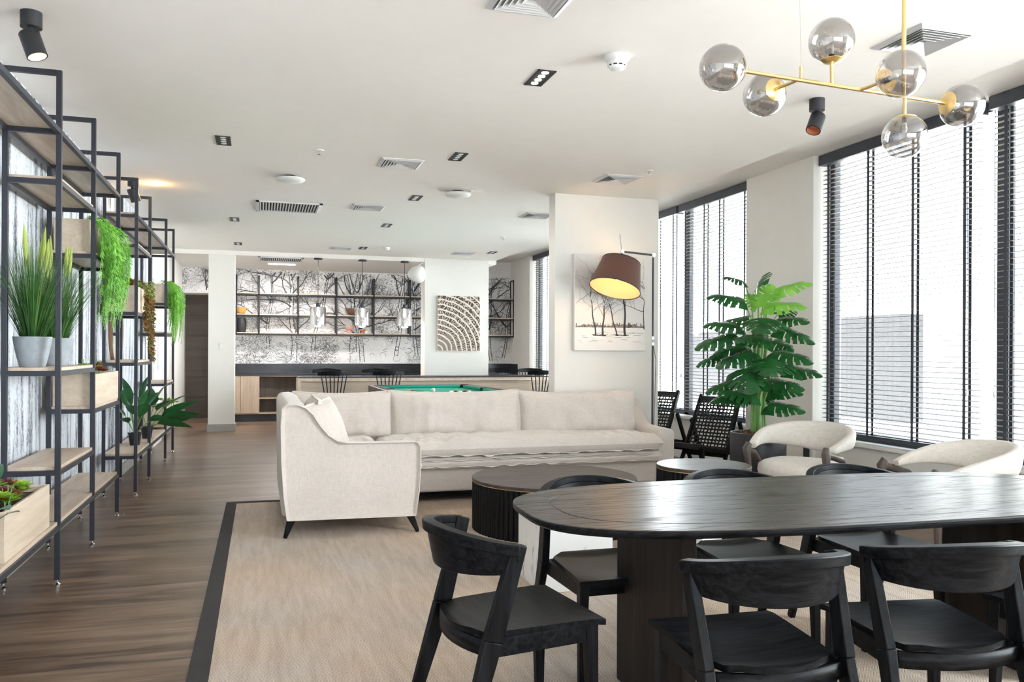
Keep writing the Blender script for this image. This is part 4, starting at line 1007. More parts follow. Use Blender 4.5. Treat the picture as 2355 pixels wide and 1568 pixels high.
for x, a, h, w_ in ((3.31, 1.72, .36, .013), (3.39, 1.50, .30, .017), (3.55, 1.83, .34, .012), (3.64, 1.60, .46, .020)):
    pts = []; px, pz, aa = x, 1.50, a; n = 10
    for i in range(n + 1):
        pts.append((px, pz)); aa = a + math.sin(i * .9 + x * 30) * .12; px += math.cos(aa) * h / n; pz += math.sin(aa) * h / n
        if i > 4: ink.branch(px, pz, aa + rnd.choice((-1, 1)) * U(.5, 1.1), U(.10, .2), w_ * .3, 1, 2, .6)
    ink.stroke(pts, [w_ * (1.3 - .65 * i / n) for i in range(n + 1)], 1)
    for k in range(2): ink.branch(px, pz, aa + U(-.6, .6), U(.18, .3), w_ * .42, 2, rnd.choice((1, 2)), .55)
    for k in range(5): ink.stroke([(x + U(-.05, 0), 1.497 + U(-.006, .004)), (x + U(0, .06), 1.497 + U(-.006, .004))], U(.003, .009), 2)
for k in range(3): ink.branch(3.86, 1.75 + k * .12, U(2.3, 3.2), .22, .007, 3, 1)
ink.branch(3.86, 1.56, 1.75, .3, .012, 3, 1)
for k in range(40):
    x, z = U(3.09, 3.85), U(1.42, 1.54); ink.stroke([(x, z), (x + U(.03, .1), z + U(-.004, .004))], U(.001, .003), 2)
pr = mb.build('print', ['canvas_white', 'ink', 'ink_grey', 'canvas_snow', 'paint_hill'], A, smooth=0, fixn=False)
A = thing('painting', 'square print of tree rings hung on the far white pier', 'picture', (3.335, 14.21, 1.81))
b = MB(); b.box(2.955, 14.19, 1.34, 3.71, 14.234, 2.29); b.build('canvas', 'canvas_white', A, bevel=.003)
b = MB(); b.box(-.38, -.002, -.48, .38, 0, .48); o = b.build('print', 'tree_ring_print', A, world=False, smooth=0); o.location = (-.003, -.0215, .005)

# ================================================================== SHELVING ON THE LEFT
XB, XFR = -1.35, -1.085; PT = .028
def unit(label, ys, beams, shelves):
    """one steel frame with its posts, rails and boards; ys = posts; beams (y, [z]) depth bars; shelves (y0,y1,z)"""
    t = thing('shelving_unit', label, 'shelf', (XFR, (ys[0] + ys[-1]) / 2, 0), group='black steel plant shelving along the left wall')
    for y in ys:
        for x in (XFR, XB):
            p = MB().box(x - PT / 2, y - PT / 2, .035, x + PT / 2, y + PT / 2, 2.88).build('post', 'shelf_steel', t, bevel=.0015, seg=1)
            MB().lathe([(0, .0), (.018, .0), (.019, .010), (.012, .014), (.006, .018), (.006, .04), (0, .04)], (x, y, 0), 14).build('levelling_foot', 'bolt_chrome', p, world=False)
        MB().box(XB + PT / 2, y - PT / 2, 2.852, XFR - PT / 2, y + PT / 2, 2.88).build('top_bar', 'shelf_steel', t)
    for y, zs in beams:
        for z in zs: MB().box(XB + PT / 2, y - PT / 2, z - PT, XFR - PT / 2, y + PT / 2, z).build('cross_bar', 'shelf_steel', t)
    for y0, y1, z in shelves:
        m = MB()
        for x in (XFR, XB): m.box(x - PT / 2 + .001, y0 + PT / 2, z - PT, x + PT / 2 - .001, y1 - PT / 2, z)
        m.build('shelf_rail', 'shelf_steel', t)
        MB().box(XB - .012, y0 + .016, z + .0005, XFR + (.002 if z < 2.5 else -.012), y1 - .016, z + .020).build('shelf_board', 'shelf_oak', t, bevel=.001, seg=1)
ya = [2.95, 3.98, 5.16, 6.155, 7.165]
unit('near steel shelving unit holding the two grass pots', ya,
     [(2.95, [2.55, .34]), (3.98, [2.55, .34]), (5.16, [2.55, 2.27, 1.20, .645, .34]), (6.155, [2.55, 2.27, 1.965, 1.20, .92, .645, .35]), (7.165, [2.55, 1.965, .92, .355])],
     [(2.95, 3.98, 2.55), (3.98, 5.16, 2.55), (5.16, 6.155, 2.55), (6.155, 7.165, 2.55), (5.16, 6.155, 2.27), (5.16, 6.155, 1.20), (5.16, 6.155, .645), (6.155, 7.165, 1.965), (6.155, 7.165, .92),
      (2.95, 3.98, .34), (3.98, 5.16, .34), (5.16, 6.155, .34), (6.155, 7.165, .34)])
yb = [8.165, 9.11, 10.59, 11.46]
unit('far steel shelving unit holding the two peace lilies', yb,
     [(8.165, [2.55, 2.28, 1.665, 1.205, .36]), (9.11, [2.55, 2.28, 1.665, 1.205, .36]), (10.59, [2.54, 1.88, 1.52, .92, .38]), (11.46, [2.54, 1.88, 1.52, .92, .38])],
     [(8.165, 9.11, 2.55), (8.165, 9.11, 2.28), (8.165, 9.11, 1.665), (8.165, 9.11, 1.205), (8.165, 9.11, .36), (9.11, 10.59, 2.55), (9.11, 10.59, .36), (10.59, 11.46, 2.55), (10.59, 11.46, 1.88), (10.59, 11.46, 1.52), (10.59, 11.46, .92), (10.59, 11.46, .36)])
# ---- planter boxes
def planter(x0, y0, z0, x1, y1, z1, label, group='pale wooden planter boxes on the shelving'):
    t = thing('planter_box', label, 'planter', ((x0 + x1) / 2, (y0 + y1) / 2, z0), group=group)
    e = .016; m = MB()
    m.box(x0, y0, z0, x1, y0 + e, z1); m.box(x0, y1 - e, z0, x1, y1, z1); m.box(x0, y0 + e, z0, x0 + e, y1 - e, z1); m.box(x1 - e, y0 + e, z0, x1, y1 - e, z1); m.box(x0 + e, y0 + e, z0, x1 - e, y1 - e, z0 + e)
    m.build('box', 'box_oak', t, bevel=.0015, seg=1)
    MB().box(x0 + e, y0 + e, z1 - .06, x1 - e, y1 - e, z1 - .035).build('soil', 'soil', t)
    return t
ZB = .0205
planter(-1.335, 4.20, .34 + ZB, -1.095, 5.02, .59, 'pale wooden planter of succulents at the lower left edge of the photo')
planter(-1.335, 6.20, 1.965 + ZB, -1.115, 7.12, 2.205, 'pale wooden planter high on the near unit, with the nearest hanging fern')
planter(-1.335, 6.19, .92 + ZB, -1.075, 7.13, 1.155, 'pale wooden planter low on the near unit, below the grass pots')
planter(-1.335, 8.22, 1.665 + ZB, -1.095, 9.06, 1.91, 'pale wooden planter with trailing red leaves on the far unit')
planter(-1.335, 10.63, 1.88 + ZB, -1.095, 11.42, 2.11, 'pale wooden planter with the farthest hanging fern')
planter(-1.335, 10.63, .38 + ZB, -1.075, 11.42, .64, 'pale wooden planter on the bottom shelf at the far end')
# ---- leaves
def leaf(mb, p, d, L_, W_, droop=.3, up=None, n=4, fold=.15, tipw=.05):
    d = Vector(d).normalized(); up = Vector(up or (0, 0, 1)); s = d.cross(up)
    if s.length < .05: s = Vector((1, 0, 0))
    s.normalize(); nn = s.cross(d); p = Vector(p); vs = []
    for i in range(n + 1):
        t = i / n; c = p + d * L_ * t - Vector((0, 0, 1)) * droop * L_ * t * t
        w_ = W_ / 2 * (math.sin(PI * min(1, t * .9 + .1)) ** .8 if t < 1 else tipw)
        vs += [c - s * w_ + nn * fold * w_, c, c + s * w_ + nn * fold * w_]
    mb.add(vs, [(3 * i, 3 * i + 1, 3 * i + 4, 3 * i + 3) for i in range(n)] + [(3 * i + 1, 3 * i + 2, 3 * i + 5, 3 * i + 4) for i in range(n)])
def rosette(mb, c, r, n, mi, lift=.5, w_=.45):
    mb.m = mi
    for ring, (k, el, rr) in enumerate(((n, .25, 1), (n - 1, .7, .8), (max(3, n - 3), 1.2, .55))):
        for i in range(k):
            a = 2 * PI * i / k + ring * .4 + U(-.15, .15); e = el * lift * 1.6
            leaf(mb, c, (math.cos(a) * math.cos(e), math.sin(a) * math.cos(e), math.sin(e)), r * rr * U(.85, 1.1), r * w_, -.05, n=3, fold=.3)
SUC = ['leaf_lime', 'leaf_maroon', 'leaf_red', 'leaf_dark', 'leaf_fern', 'leaf_rust']
def succulents(label, x0, y0, x1, y1, z, n, r, mix, seed, fall=0):
    rnd.seed(seed); t = thing('succulents', label, 'plant', ((x0 + x1) / 2, (y0 + y1) / 2, z))
    m = MB()
    for k in range(n):
        x, y = U(x0, x1), U(y0, y1); h = U(0, .05)
        rosette(m, (x, y, z + h), U(r * .7, r * 1.2), rnd.randint(6, 9), rnd.choice(mix))
    m.build('foliage', SUC, t, smooth=80, fixn=False)
    m = MB()
    for k in range(n // 2):
        x, y = U(x0, x1), U(y0, y1); hgt = U(.03, .11); m.tube([(x, y, z - .03), (x + U(-.02, .02), y + U(-.02, .02), z + hgt)], .0025, 5)
    m.build('sprigs', 'stem_green', t)['kind'] = 'stuff'
    return t
succulents('mixed green and red succulents in the planter at the lower left edge', -1.31, 4.25, -1.12, 4.78, .60, 64, .06, [0, 0, 1, 1, 2, 4, 0], 3)
succulents('low row of green and rust succulents in the planter below the grass pots', -1.30, 6.25, -1.12, 7.08, 1.15, 34, .055, [0, 2, 5, 5, 1], 4)
succulents('lime and rust bushy succulents in the far unit planter', -1.31, 8.27, -1.12, 9.02, 1.92, 40, .07, [0, 0, 5, 5, 2], 5)
succulents('small yellow green sprigs in the far bottom planter', -1.30, 10.7, -1.0, 11.3, .66, 14, .05, [0, 4], 6)
# ---- grass pots
def grass(label, c, r, h, seed, top):
    rnd.seed(seed); t = thing('potted_grass', label, 'plant', (*c, 1.2205)); x, y = c; z = 1.2205
    prof = [(0, 0), (r * .62, 0), (r * .66, .006), (r * .80, h * .35), (r * .93, h * .72), (r, h), (r * .93, h), (r * .88, h * .9), (0, h * .9)]
    MB().lathe([(a, z + b) for a, b in prof], (x, y, 0), 40).build('pot', 'pot_concrete', t, smooth=50)
    MB().lathe([(0, z + h * .91), (r * .88, z + h * .91)], (x, y, 0), 24).build('soil', 'soil', t)
    m = MB()
    for k in range(560):
        a = U(0, 2 * PI); q = U(0, 1) ** .7; b = (x + math.cos(a) * r * .6 * q, y + math.sin(a) * r * .6 * q, z + h * .9)
        lean = U(.02, .42) * (.4 + q); L_ = U(.6, 1.0) * top; m.m = 0 if U(0, 1) < .7 else 1
        d = Vector((math.cos(a) * lean, math.sin(a) * lean, 1)).normalized(); s = Vector((-math.sin(a + U(-1, 1)), math.cos(a), 0)).normalized(); vs = []
        for i in range(6):
            tt = i / 5; c_ = Vector(b) + d * L_ * tt + Vector((math.cos(a), math.sin(a), -.35)) * lean * L_ * .55 * tt ** 2.2
            c_.x = max(c_.x, -1.405)
            w_ = .0026 * (1 - .85 * tt); vs += [c_ - s * w_, c_ + s * w_]
        m.add(vs, [(2 * i, 2 * i + 1, 2 * i + 3, 2 * i + 2) for i in range(5)])
    m.build('blades', ['leaf_grass', 'leaf_grass_pale'], t, smooth=80, fixn=False)
    for k in range(6):
        a = U(0, 2 * PI); ln = U(.05, .2); b = Vector((x + math.cos(a) * r * .3, y + math.sin(a) * r * .4, z + h)); d = Vector((math.cos(a) * ln * .5, math.sin(a) * ln, 1)).normalized()
        L0 = U(.62, .86) * top; m = MB(); m.tube([b, b + d * L0], .0018, 5)
        pts = [b + d * (L0 + i * .028) for i in range(8)]
        m.tube(pts, [.003, .009, .0115, .012, .011, .009, .006, .001], 8)
        for i in range(90):
            tt = U(0, 6.9); i0 = int(tt); p = pts[i0].lerp(pts[i0 + 1], tt - i0); aa = U(0, 6.3)
            leaf(m, p, (math.cos(aa), math.sin(aa), 1.6), .02, .002, 0, n=1)
        m.build('flower_spike', 'spike_yellow', t, fixn=False)
grass('tall green grass with yellow spikes in the nearer, left grey pot', (-1.24, 5.275), .100, .172, 21, .58)
grass('tall green grass with yellow spikes in the farther, right grey pot', (-1.23, 5.80), .100, .172, 22, .54)
# ---- hanging ferns
def fern(label, y0, y1, x, z, n, drop, seed, dens=26, pin=.042):
    rnd.seed(seed); t = thing('hanging_fern', label, 'plant', (x, (y0 + y1) / 2, z), group='bright green ferns hanging from the planters')
    m = MB(); st = MB()
    for k in range(n):
        y = y0 + (y1 - y0) * (k + U(0, 1)) / n; L_ = drop * U(.55, 1.0); out = U(.0, .055); pts = []
        base = Vector((x - U(.02, .12), y, z - .02)); sw = U(-.12, .12)
        for i in range(dens + 1):
            tt = i / dens; xx = out * min(1, tt * 5) + (.10 if tt > .02 else .10 * tt / .02) * min(1, tt * 6) + .03 * math.sin(tt * 3)
            zz = .05 * math.sin(min(1, tt * 5) * PI) - max(0, tt - .10) * L_ * 1.1
            pts.append(base + Vector((xx, sw * tt, zz)))
        st.tube(pts, .0015, 4, caps=False)
        for i in range(2, dens):
            d = (pts[i + 1] - pts[i - 1]).normalized(); tt = i / dens; lw = pin * math.sin(PI * min(1, tt * .85 + .15)) ** .6
            a = U(-.6, .6); s = Vector((math.sin(a) * .6, math.cos(a), 0)).normalized()
            for sg in (-1, 1):
                for q in (0, .5):
                    pp = pts[i].lerp(pts[i + 1], q); dd = (s * sg + d * .55 + Vector((U(0, .5), 0, U(-.1, .1)))).normalized(); leaf(m, pp, dd, lw * U(.8, 1.15), .0105, .15, n=2, up=(1, 0, 0))
    m.build('fronds', 'leaf_fern', t, smooth=80, fixn=False); st.build('stems', 'stem_green', t)
fern('nearest hanging fern, long and feathery, right of the grass pots', 6.22, 7.0, -1.1, 2.20, 62, .74, 31)
fern('farthest hanging fern at the end of the far shelving unit', 10.62, 11.5, -1.1, 2.12, 58, .74, 32, 22, .05)
def trail(label, spots, seed):
    rnd.seed(seed); t = thing('trailing_plant', label, 'plant', (-1.06, 8.9, 1.93))
    m = MB(); st = MB()
    for (x, y, z, L_, w_) in spots:
        for s in range(7):
            pts = [Vector((x - .08, y + U(-w_, w_), z)), Vector((x, y + U(-w_, w_), z + .03))]
            for i in range(14): pts.append(Vector((x + U(.0, .025), pts[1].y + U(-.015, .015) + math.sin(i * .4) * .01, z - L_ * U(.93, 1) * (i + 1) / 14)))
            st.tube(pts, .0018, 4, caps=False)
            for i in range(1, len(pts) - 1):
                for q in range(4):
                    a = U(0, 6.3); m.m = rnd.choice((0, 1, 1)) if i > 3 else rnd.choice((0, 1, 2)); leaf(m, pts[i].lerp(pts[i + 1], U(0, 1)), (math.cos(a), math.sin(a), U(-.6, .4)), U(.022, .036), .026, .3, n=2)
    m.build('foliage', ['leaf_red', 'leaf_rust', 'leaf_lime'], t, smooth=80, fixn=False); st.build('stems', 'stem_green', t)
trail('rust red trailing plant hanging down beside the far planter', [(-1.06, 8.80, 1.93, .66, .05), (-1.055, 9.0, 1.98, .80, .055), (-1.06, 8.55, 1.93, .45, .04)], 9)
# ---- peace lilies in small black pots
def broad(mb, p, d, L_, W_, droop, n=8, wav=.0, roll=0):
    d = Vector(d).normalized(); s = d.cross(Vector((0, 0, 1))).normalized(); s = Matrix.Rotation(roll, 3, d) @ s; nn = s.cross(d); p = Vector(p); vs = []
    for i in range(n + 1):
        t_ = i / n; c = p + d * L_ * t_ - Vector((0, 0, 1)) * droop * L_ * t_ * t_
        w_ = W_ / 2 * math.sin(PI * t_ ** .75) ** .85 if 0 < t_ < 1 else .001
        for q in (-1, -.5, 0, .5, 1): vs.append(c + s * w_ * q + nn * (abs(q) * .25 * w_ + wav * math.sin(i * 2 + q) * w_))
    mb.add(vs, [(5 * i + j, 5 * i + j + 1, 5 * i + j + 6, 5 * i + j + 5) for i in range(n) for j in range(4)])
def lily(label, x, y, z, leaves, seed):
    rnd.seed(seed); t = thing('potted_lily', label, 'plant', (x, y, z))
    m = MB(); m.lathe([(0, 0), (.045, 0), (.062, .115), (.066, .115), (.066, .125), (.058, .125), (.055, .11), (0, .11)], (x, y, z), 28); m.build('pot', 'pot_black', t, smooth=50)
    m = MB(); st = MB()
    for (a, el, ls, L_, W_, dr) in leaves:
        b = Vector((x, y, z + .1)); d = Vector((math.cos(a) * math.cos(el), math.sin(a) * math.cos(el), math.sin(el))); e = b + d * ls + Vector((0, 0, ls * .25)); st.tube([b, b + d * ls * .5 + Vector((0, 0, ls * .18)), e], .004, 6)
        broad(m, e, (d.x, d.y, d.z * .8), L_, W_, dr, roll=U(-.3, .3) + (-.9 if abs(a) < .7 and el < .7 else 0))
    m.build('leaves', 'leaf_dark', t, smooth=80, fixn=False); st.build('leaf_stalk', 'stem_green', t)
lily('peace lily in a black pot, the nearer of the two on the bottom shelf', -1.19, 8.9, .3825, [(2.4, 1.2, .22, .26, .12, .2), (-.6, 1.25, .20, .30, .13, .15), (.6, 1.1, .22, .30, .13, .3), (-1.6, .9, .2, .26, .11, .3), (1.6, .8, .2, .28, .12, .4), (3.0, 1.0, .16, .22, .10, .3), (-2.4, 1.35, .25, .30, .13, .1), (0, .6, .16, .24, .11, .5), (-1.0, 1.0, .16, .26, .12, .2), (.9, 1.3, .28, .28, .12, .1), (-2.0, .7, .14, .24, .11, .4)], 1)
lily('peace lily in a black pot, the farther of the two, leaves reaching right', -1.16, 9.55, .3825, [(0, .55, .16, .42, .15, .05), (-.3, .35, .18, .40, .14, .15), (.5, 1.2, .22, .30, .13, .2), (-1.2, 1.0, .22, .28, .13, .3), (1.5, 1.1, .2, .30, .12, .2), (-.2, .1, .14, .34, .13, .2), (2.8, 1.2, .2, .25, .12, .3), (.2, .8, .2, .38, .15, .2), (-.7, .8, .2, .32, .14, .25), (.1, .25, .1, .44, .15, .0)], 2)
lily('leafy plant poking into the photo at the lower left edge', -1.19, 4.05, .3625, [(1.2, .5, .1, .26, .12, .3), (1.35, 1.0, .2, .24, .10, .3), (-1.5, .8, .15, .3, .12, .3), (-.9, .7, .15, .3, .12, .3)], 3)
# ---- oval strap mirror
t = thing('wall_mirror', 'tall oval mirror with a brown leather strap frame on the birch wall', 'mirror', (-1.40, 9.1, 1.5))
def ell(a, b, n=48): return [(9.12 + a * math.cos(2 * PI * i / n), 1.54 + b * math.sin(2 * PI * i / n)) for i in range(n)]
MB().prism(ell(.33, .37), -1.408, -1.395, 'x').build('glass', 'mirror', t, smooth=30)
m = MB(); o1, o2 = ell(.36, .40), ell(.33, .37); n = 48
vs = [(-1.411, *p) for p in o1] + [(-1.38, *p) for p in o1] + [(-1.38, *p) for p in o2] + [(-1.411, *p) for p in o2]
m.add(vs, [(k * n + i, k * n + (i + 1) % n, ((k + 1) % 4) * n + (i + 1) % n, ((k + 1) % 4) * n + i) for k in range(4) for i in range(n)]); m.build('frame', 'leather_brown', t, smooth=50)

# ================================================================== MONSTERA
px, py = 4.25, 6.42
t = thing('monstera_plant', 'tall leafy monstera in a black pot against the pier', 'plant', (px, py, 0))
MB().lathe([(0, 0), (.235, 0), (.24, .01), (.245, .60), (.24, .612), (.222, .612), (.22, .56), (0, .56)], (px, py, 0), 56).build('pot', 'pot_black', t, smooth=50)
m = MB(); rnd.seed(77)
for k in range(150):
    a, q = U(0, 6.3), U(0, .19); c = Vector((px + q * math.cos(a), py + q * math.sin(a), .575 + U(0, .05) * (1 - q * 3)))
    d = Vector((U(-1, 1), U(-1, 1), U(-.3, .5))).normalized(); m.bar(c - d * .025, c + d * .025, U(.02, .035), .008, up=(U(-1, 1), U(-1, 1), 1))
m.build('bark_chips', 'bark_chip', t)
def monstera_leaf(base, tip, W_, mi, up=None, droop=.20):
    base, tip = Vector(base), Vector(tip); d = tip + Vector((0, 0, (tip - base).length * droop)) - base; L_ = d.length; d.normalize()
    s = d.cross(Vector(up or (0, 0, 1)))
    if s.length < .1: s = Vector((1, 0, 0))
    s.normalize(); nn = s.cross(d)
    mb = MB(); rows = 37
    def wd(t_): return W_ / 2 * (max(0, math.sin(PI * min(1, .10 + t_ * .90) ** .62)) ** .62)
    def P(t_, q):
        w_ = wd(t_); tt = t_ + abs(q) ** 1.5 * .13 - .30 * abs(q) * (1 - t_) ** 3
        return base + d * L_ * tt + s * w_ * q + nn * (-.34 * w_ * q * q + .03 * W_ * math.sin(t_ * 11) * abs(q)) - Vector((0, 0, 1)) * droop * L_ * tt * tt
    qs = [-1, -.75, -.5, -.22, 0, .22, .5, .75, 1]
    vs = []
    for i in range(rows): vs += [P(i / (rows - 1), q) for q in qs]
    fs = []
    for i in range(rows - 1):
        for j in range(8):
            k5 = (i + (0 if j < 4 else 3)) % 6
            if j in (0, 7) and 4 < i < 33 and k5 in (0, 1): continue
            if j in (1, 6) and 4 < i < 33 and k5 == 0: continue
            if j in (2, 5) and 6 < i < 28 and k5 == 0 and (i // 6) % 2: continue
            fs.append((i * 9 + j, i * 9 + j + 1, i * 9 + j + 10, i * 9 + j + 9))
    mb.add(vs, fs)
    return mb.build('leaf', mi, t, smooth=80, fixn=False)
st_c = MB(); right = Vector((math.cos(-yaw - .28), math.sin(-yaw - .28), 0)); away = Vector((-right.y, right.x, 0)); K = .00122
LV = [((375, 120, .02), (245, 95, -.1), .17, 0), ((480, 165, .05), (500, 95, -.18), .26, 0), ((600, 195, 0), (822, 140, -.05), .17, 1), ((510, 310, -.05), (560, 160, -.12), .24, 1), ((480, 300, 0), (400, 215, .05), .15, 1),
      ((375, 260, .02), (142, 228, -.05), .16, 0), ((540, 300, -.02), (780, 310, -.12), .18, 1), ((620, 360, .12), (740, 330, .2), .20, 0), ((620, 395, .02), (800, 420, -.15), .24, 0), ((515, 395, -.15), (510, 490, -.33), .40, 0),
      ((410, 385, .05), (200, 430, .12), .18, 0), ((345, 445, .0), (115, 440, -.08), .17, 0), ((625, 470, -.02), (842, 560, -.1), .22, 0), ((325, 520, -.02), (62, 600, -.12), .24, 0), ((440, 515, -.10), (560, 590, -.26), .26, 0),
      ((445, 520, -.10), (340, 560, -.25), .20, 0), ((590, 560, .08), (715, 620, .02), .25, 0), ((440, 640, -.06), (215, 735, -.20), .26, 0), ((400, 600, .06), (160, 660, .02), .13, 0), ((230, 665, .03), (58, 735, -.02), .13, 0),
      ((585, 640, -.06), (820, 700, -.2), .27, 0), ((570, 690, -.16), (560, 790, -.30), .42, 0), ((680, 760, .02), (895, 795, -.05), .18, 0), ((690, 740, .0), (780, 825, -.08), .16, 0), ((390, 760, -.12), (450, 910, -.26), .38, 0),
      ((530, 850, -.04), (765, 890, -.16), .25, 0), ((330, 860, .0), (135, 930, -.1), .19, 0), ((460, 950, -.06), (225, 930, -.16), .19, 0), ((350, 960, .02), (165, 1000, -.04), .15, 0), ((560, 920, .05), (770, 930, .03), .17, 0),
      ((550, 1025, -.03), (775, 1050, -.12), .19, 0), ((545, 1010, .06), (560, 960, .1), .12, 0), ((400, 985, .0), (330, 1030, -.1), .12, 0), ((560, 900, .08), (640, 960, 0), .2, 0)]
def mp_(q): return Vector((px, py, .60)) + right * ((q[0] - 482) * K) + Vector((0, 0, (1235 - q[1]) * K)) + away * q[2]
for i, (b, e, w_, mi) in enumerate(LV):
    bb, ee = mp_(b), mp_(e)
    for v in (bb, ee): v.x = min(v.x, 4.94)
    L_ = (ee - bb).length
    if i in (3, 4): up = -away + Vector((0, 0, .3))
    elif abs(e[0] - b[0]) < 90: up = -away * .9 + Vector((0, 0, .6))
    else: up = -away * .55 + Vector((0, 0, 1))
    monstera_leaf(bb, ee, max(w_, L_ * .84), 'leaf_monstera_young' if mi else 'leaf_monstera', up)
    r0 = Vector((px + (bb.x - px) * .12 + U(-.03, .03), py + (bb.y - py) * .1 + U(-.03, .03), .57)); h = bb.z - .57
    mid = Vector((px + (bb.x - px) * .18, py + (bb.y - py) * .18, .57 + h * .72))
    pts = [r0.lerp(mid, q) for q in (0, .35, .7)] + [mid.lerp(bb, .35) + Vector((0, 0, h * .03 + .015)), mid.lerp(bb, .75) + Vector((0, 0, .03)), bb]
    MB().tube(pts, [.011, .010, .008, .0065, .005, .004], 7).build('stem', 'stem_green', t)
MB().tube([(px, py, .56), (px + .01, py, .9), (px, py, 1.3)], [.028, .022, .012], 8).build('stem', 'stem_green', t)
t = MB().box(4.972, 6.70, .30, 4.999, 6.76, .42).build('wall_socket', 'black_plastic', bevel=.004); tag(t, 'black socket box on the pier beside the plant pot', 'socket')

# ================================================================== BACK WALL: CABINETS, COUNTER, SHELVES
K_ = thing('base_cabinet', 'light oak base cabinet with an open niche left of the bar', 'cabinet', (2.3, 16.3, 0))
m = MB(); m.box(-.47, 16.05, .14, 5.0, 16.59, .16); m.box(-.47, 16.05, .835, 5.0, 16.59, .855)
for x in (-.47, -.045, .70, 1.42, 2.14, 2.86, 4.98): m.box(x, 16.05, .16, x + .02, 16.59, .835)
m.build('carcass', 'cabinet_oak', K_)
MB().box(-.45, 16.55, .16, 4.98, 16.585, .835).build('niche_back', 'niche_wood', K_)
MB().box(-.025, 16.08, .42, .70, 16.55, .44).build('shelf', 'cabinet_oak', K_)
for x0, x1 in ((-.465, -.36), (-.355, -.03)): MB().box(x0, 16.03, .16, x1, 16.05, .85).build('door', 'cabinet_oak', K_, bevel=.002)
for x0, x1 in ((.72, 1.42), (1.44, 2.14), (2.16, 2.86), (2.88, 4.98)): MB().box(x0, 16.03, .16, x1, 16.05, .85).build('door', 'cabinet_oak', K_, bevel=.002)
MB().box(-.47, 16.10, 0, 5.0, 16.55, .14).build('toe_kick', 'black_counter', K_)
t = thing('worktop', 'black back worktop with a black splashback under the mural', 'counter', (2.3, 16.3, .86))
MB().box(-.47, 16.02, .856, 5.0, 16.59, .885).build('slab', 'black_counter', t, bevel=.002)
m = MB(); m.box(-.468, 16.565, .886, 4.998, 16.59, 1.07); m.box(4.97, 16.05, .886, 4.998, 16.565, 1.07); m.build('splashback', 'black_counter', t)
W = thing('wall_shelves', 'black steel framed wall shelves with oak boards on the mural', 'shelf', (2.3, 16.4, 2.2))
xs = [-.76 + .72 * k for k in range(1, 6)] + [3.58, 4.3, 5.0]; y0, y1 = 16.33, 16.575
xs = [-.45] + xs
for x in xs:
    zt = 2.74 if x < 4.9 else 2.80
    m = MB(); m.box(x - .015, y0, 1.625, x + .015, y0 + .03, zt); m.box(x - .015, y1 - .03, 1.625, x + .015, y1, zt); m.box(x - .015, y0, zt - .03, x + .015, y1, zt); m.box(x - .015, y0, 1.625, x + .015, y1, 1.65)
    m.build('upright', 'black_metal', W, bevel=.001, seg=1)
for z in (1.645, 1.995, 2.395):
    m = MB()
    for yy in (y0, y1 - .03): m.box(-.46, yy, z - .03, 5.0, yy + .03, z)
    m.build('shelf_rail', 'black_metal', W)
    MB().box(-.46, y0 + .002, z + .0005, 5.0, y1, z + .02).build('shelf_board', 'shelf_oak', W)
def pot_on(name, prof, x, z, mat, label, cat, y=16.45, n=32, lift=0):
    return tag(MB().lathe([(r, z + .0205 + h) for r, h in prof], (x, y, 0), n).build(name, mat, smooth=60), label, cat)
t = thing('mixing_bowl', 'ochre bowl with a small lip on the middle shelf, far left', 'bowl', (-.37, 16.45, 2.0155))
MB().lathe([(0, 0), (.06, 0), (.09, .04), (.105, .12), (.098, .12), (.08, .04), (0, .02)], (-.37, 16.45, 2.0155), 32).build('bowl', 'ochre_glaze', t, smooth=60)
MB().tube([(-.27, 16.45, 2.12), (-.235, 16.45, 2.118), (-.225, 16.45, 2.105), (-.25, 16.45, 2.09), (-.275, 16.45, 2.08)], .008, 8).build('handle', 'ochre_glaze', t)
pot_on('vase', [(0, 0), (.085, 0), (.10, .05), (.105, .20), (.08, .275), (.07, .275), (.09, .2), (0, .02)], -.37, 1.645, 'black_plastic', 'black vase on the lowest wall shelf, far left', 'vase')
pot_on('serving_bowl', [(0, 0), (.08, 0), (.13, .04), (.16, .10), (.165, .135), (.155, .135), (.12, .045), (0, .02)], 1.75, 1.995, 'brown_glaze', 'wide brown bowl on the middle shelf behind the central pendant', 'bowl')
t = thing('footed_cup', 'pink two bulb footed cup on the lowest wall shelf', 'cup', (1.665, 16.45, 1.6655))
MB().lathe([(0, 0), (.05, 0), (.055, .03), (.03, .055)], (1.665, 16.45, 1.6655), 28).build('foot', 'pink_glaze', t); MB().lathe([(.03, .055), (.07, .075), (.088, .115), (.085, .15), (.078, .15), (.06, .09), (0, .07)], (1.665, 16.45, 1.6655), 28).build('cup', 'pink_glaze', t, smooth=70)
t = thing('footed_cup', 'small terracotta cup right of the pink cup', 'cup', (1.92, 16.45, 1.6655))
MB().lathe([(0, 0), (.035, 0), (.038, .02), (.02, .035)], (1.92, 16.45, 1.6655), 24).build('foot', 'terracotta', t); MB().lathe([(.02, .035), (.05, .05), (.055, .08), (.05, .08), (.03, .05), (0, .045)], (1.92, 16.45, 1.6655), 24).build('cup', 'terracotta', t, smooth=70)
m = MB(); rnd.seed(3)
for k in range(14): m.sphere((3.22 + U(-.07, .07), 16.45 + U(-.04, .04), 1.70 + U(0, .10)), .033, 10, 6)
tag(m.build('dried_pods', 'brown_glaze'), 'cluster of brown dried pods on the lowest wall shelf by the pier', 'decoration')

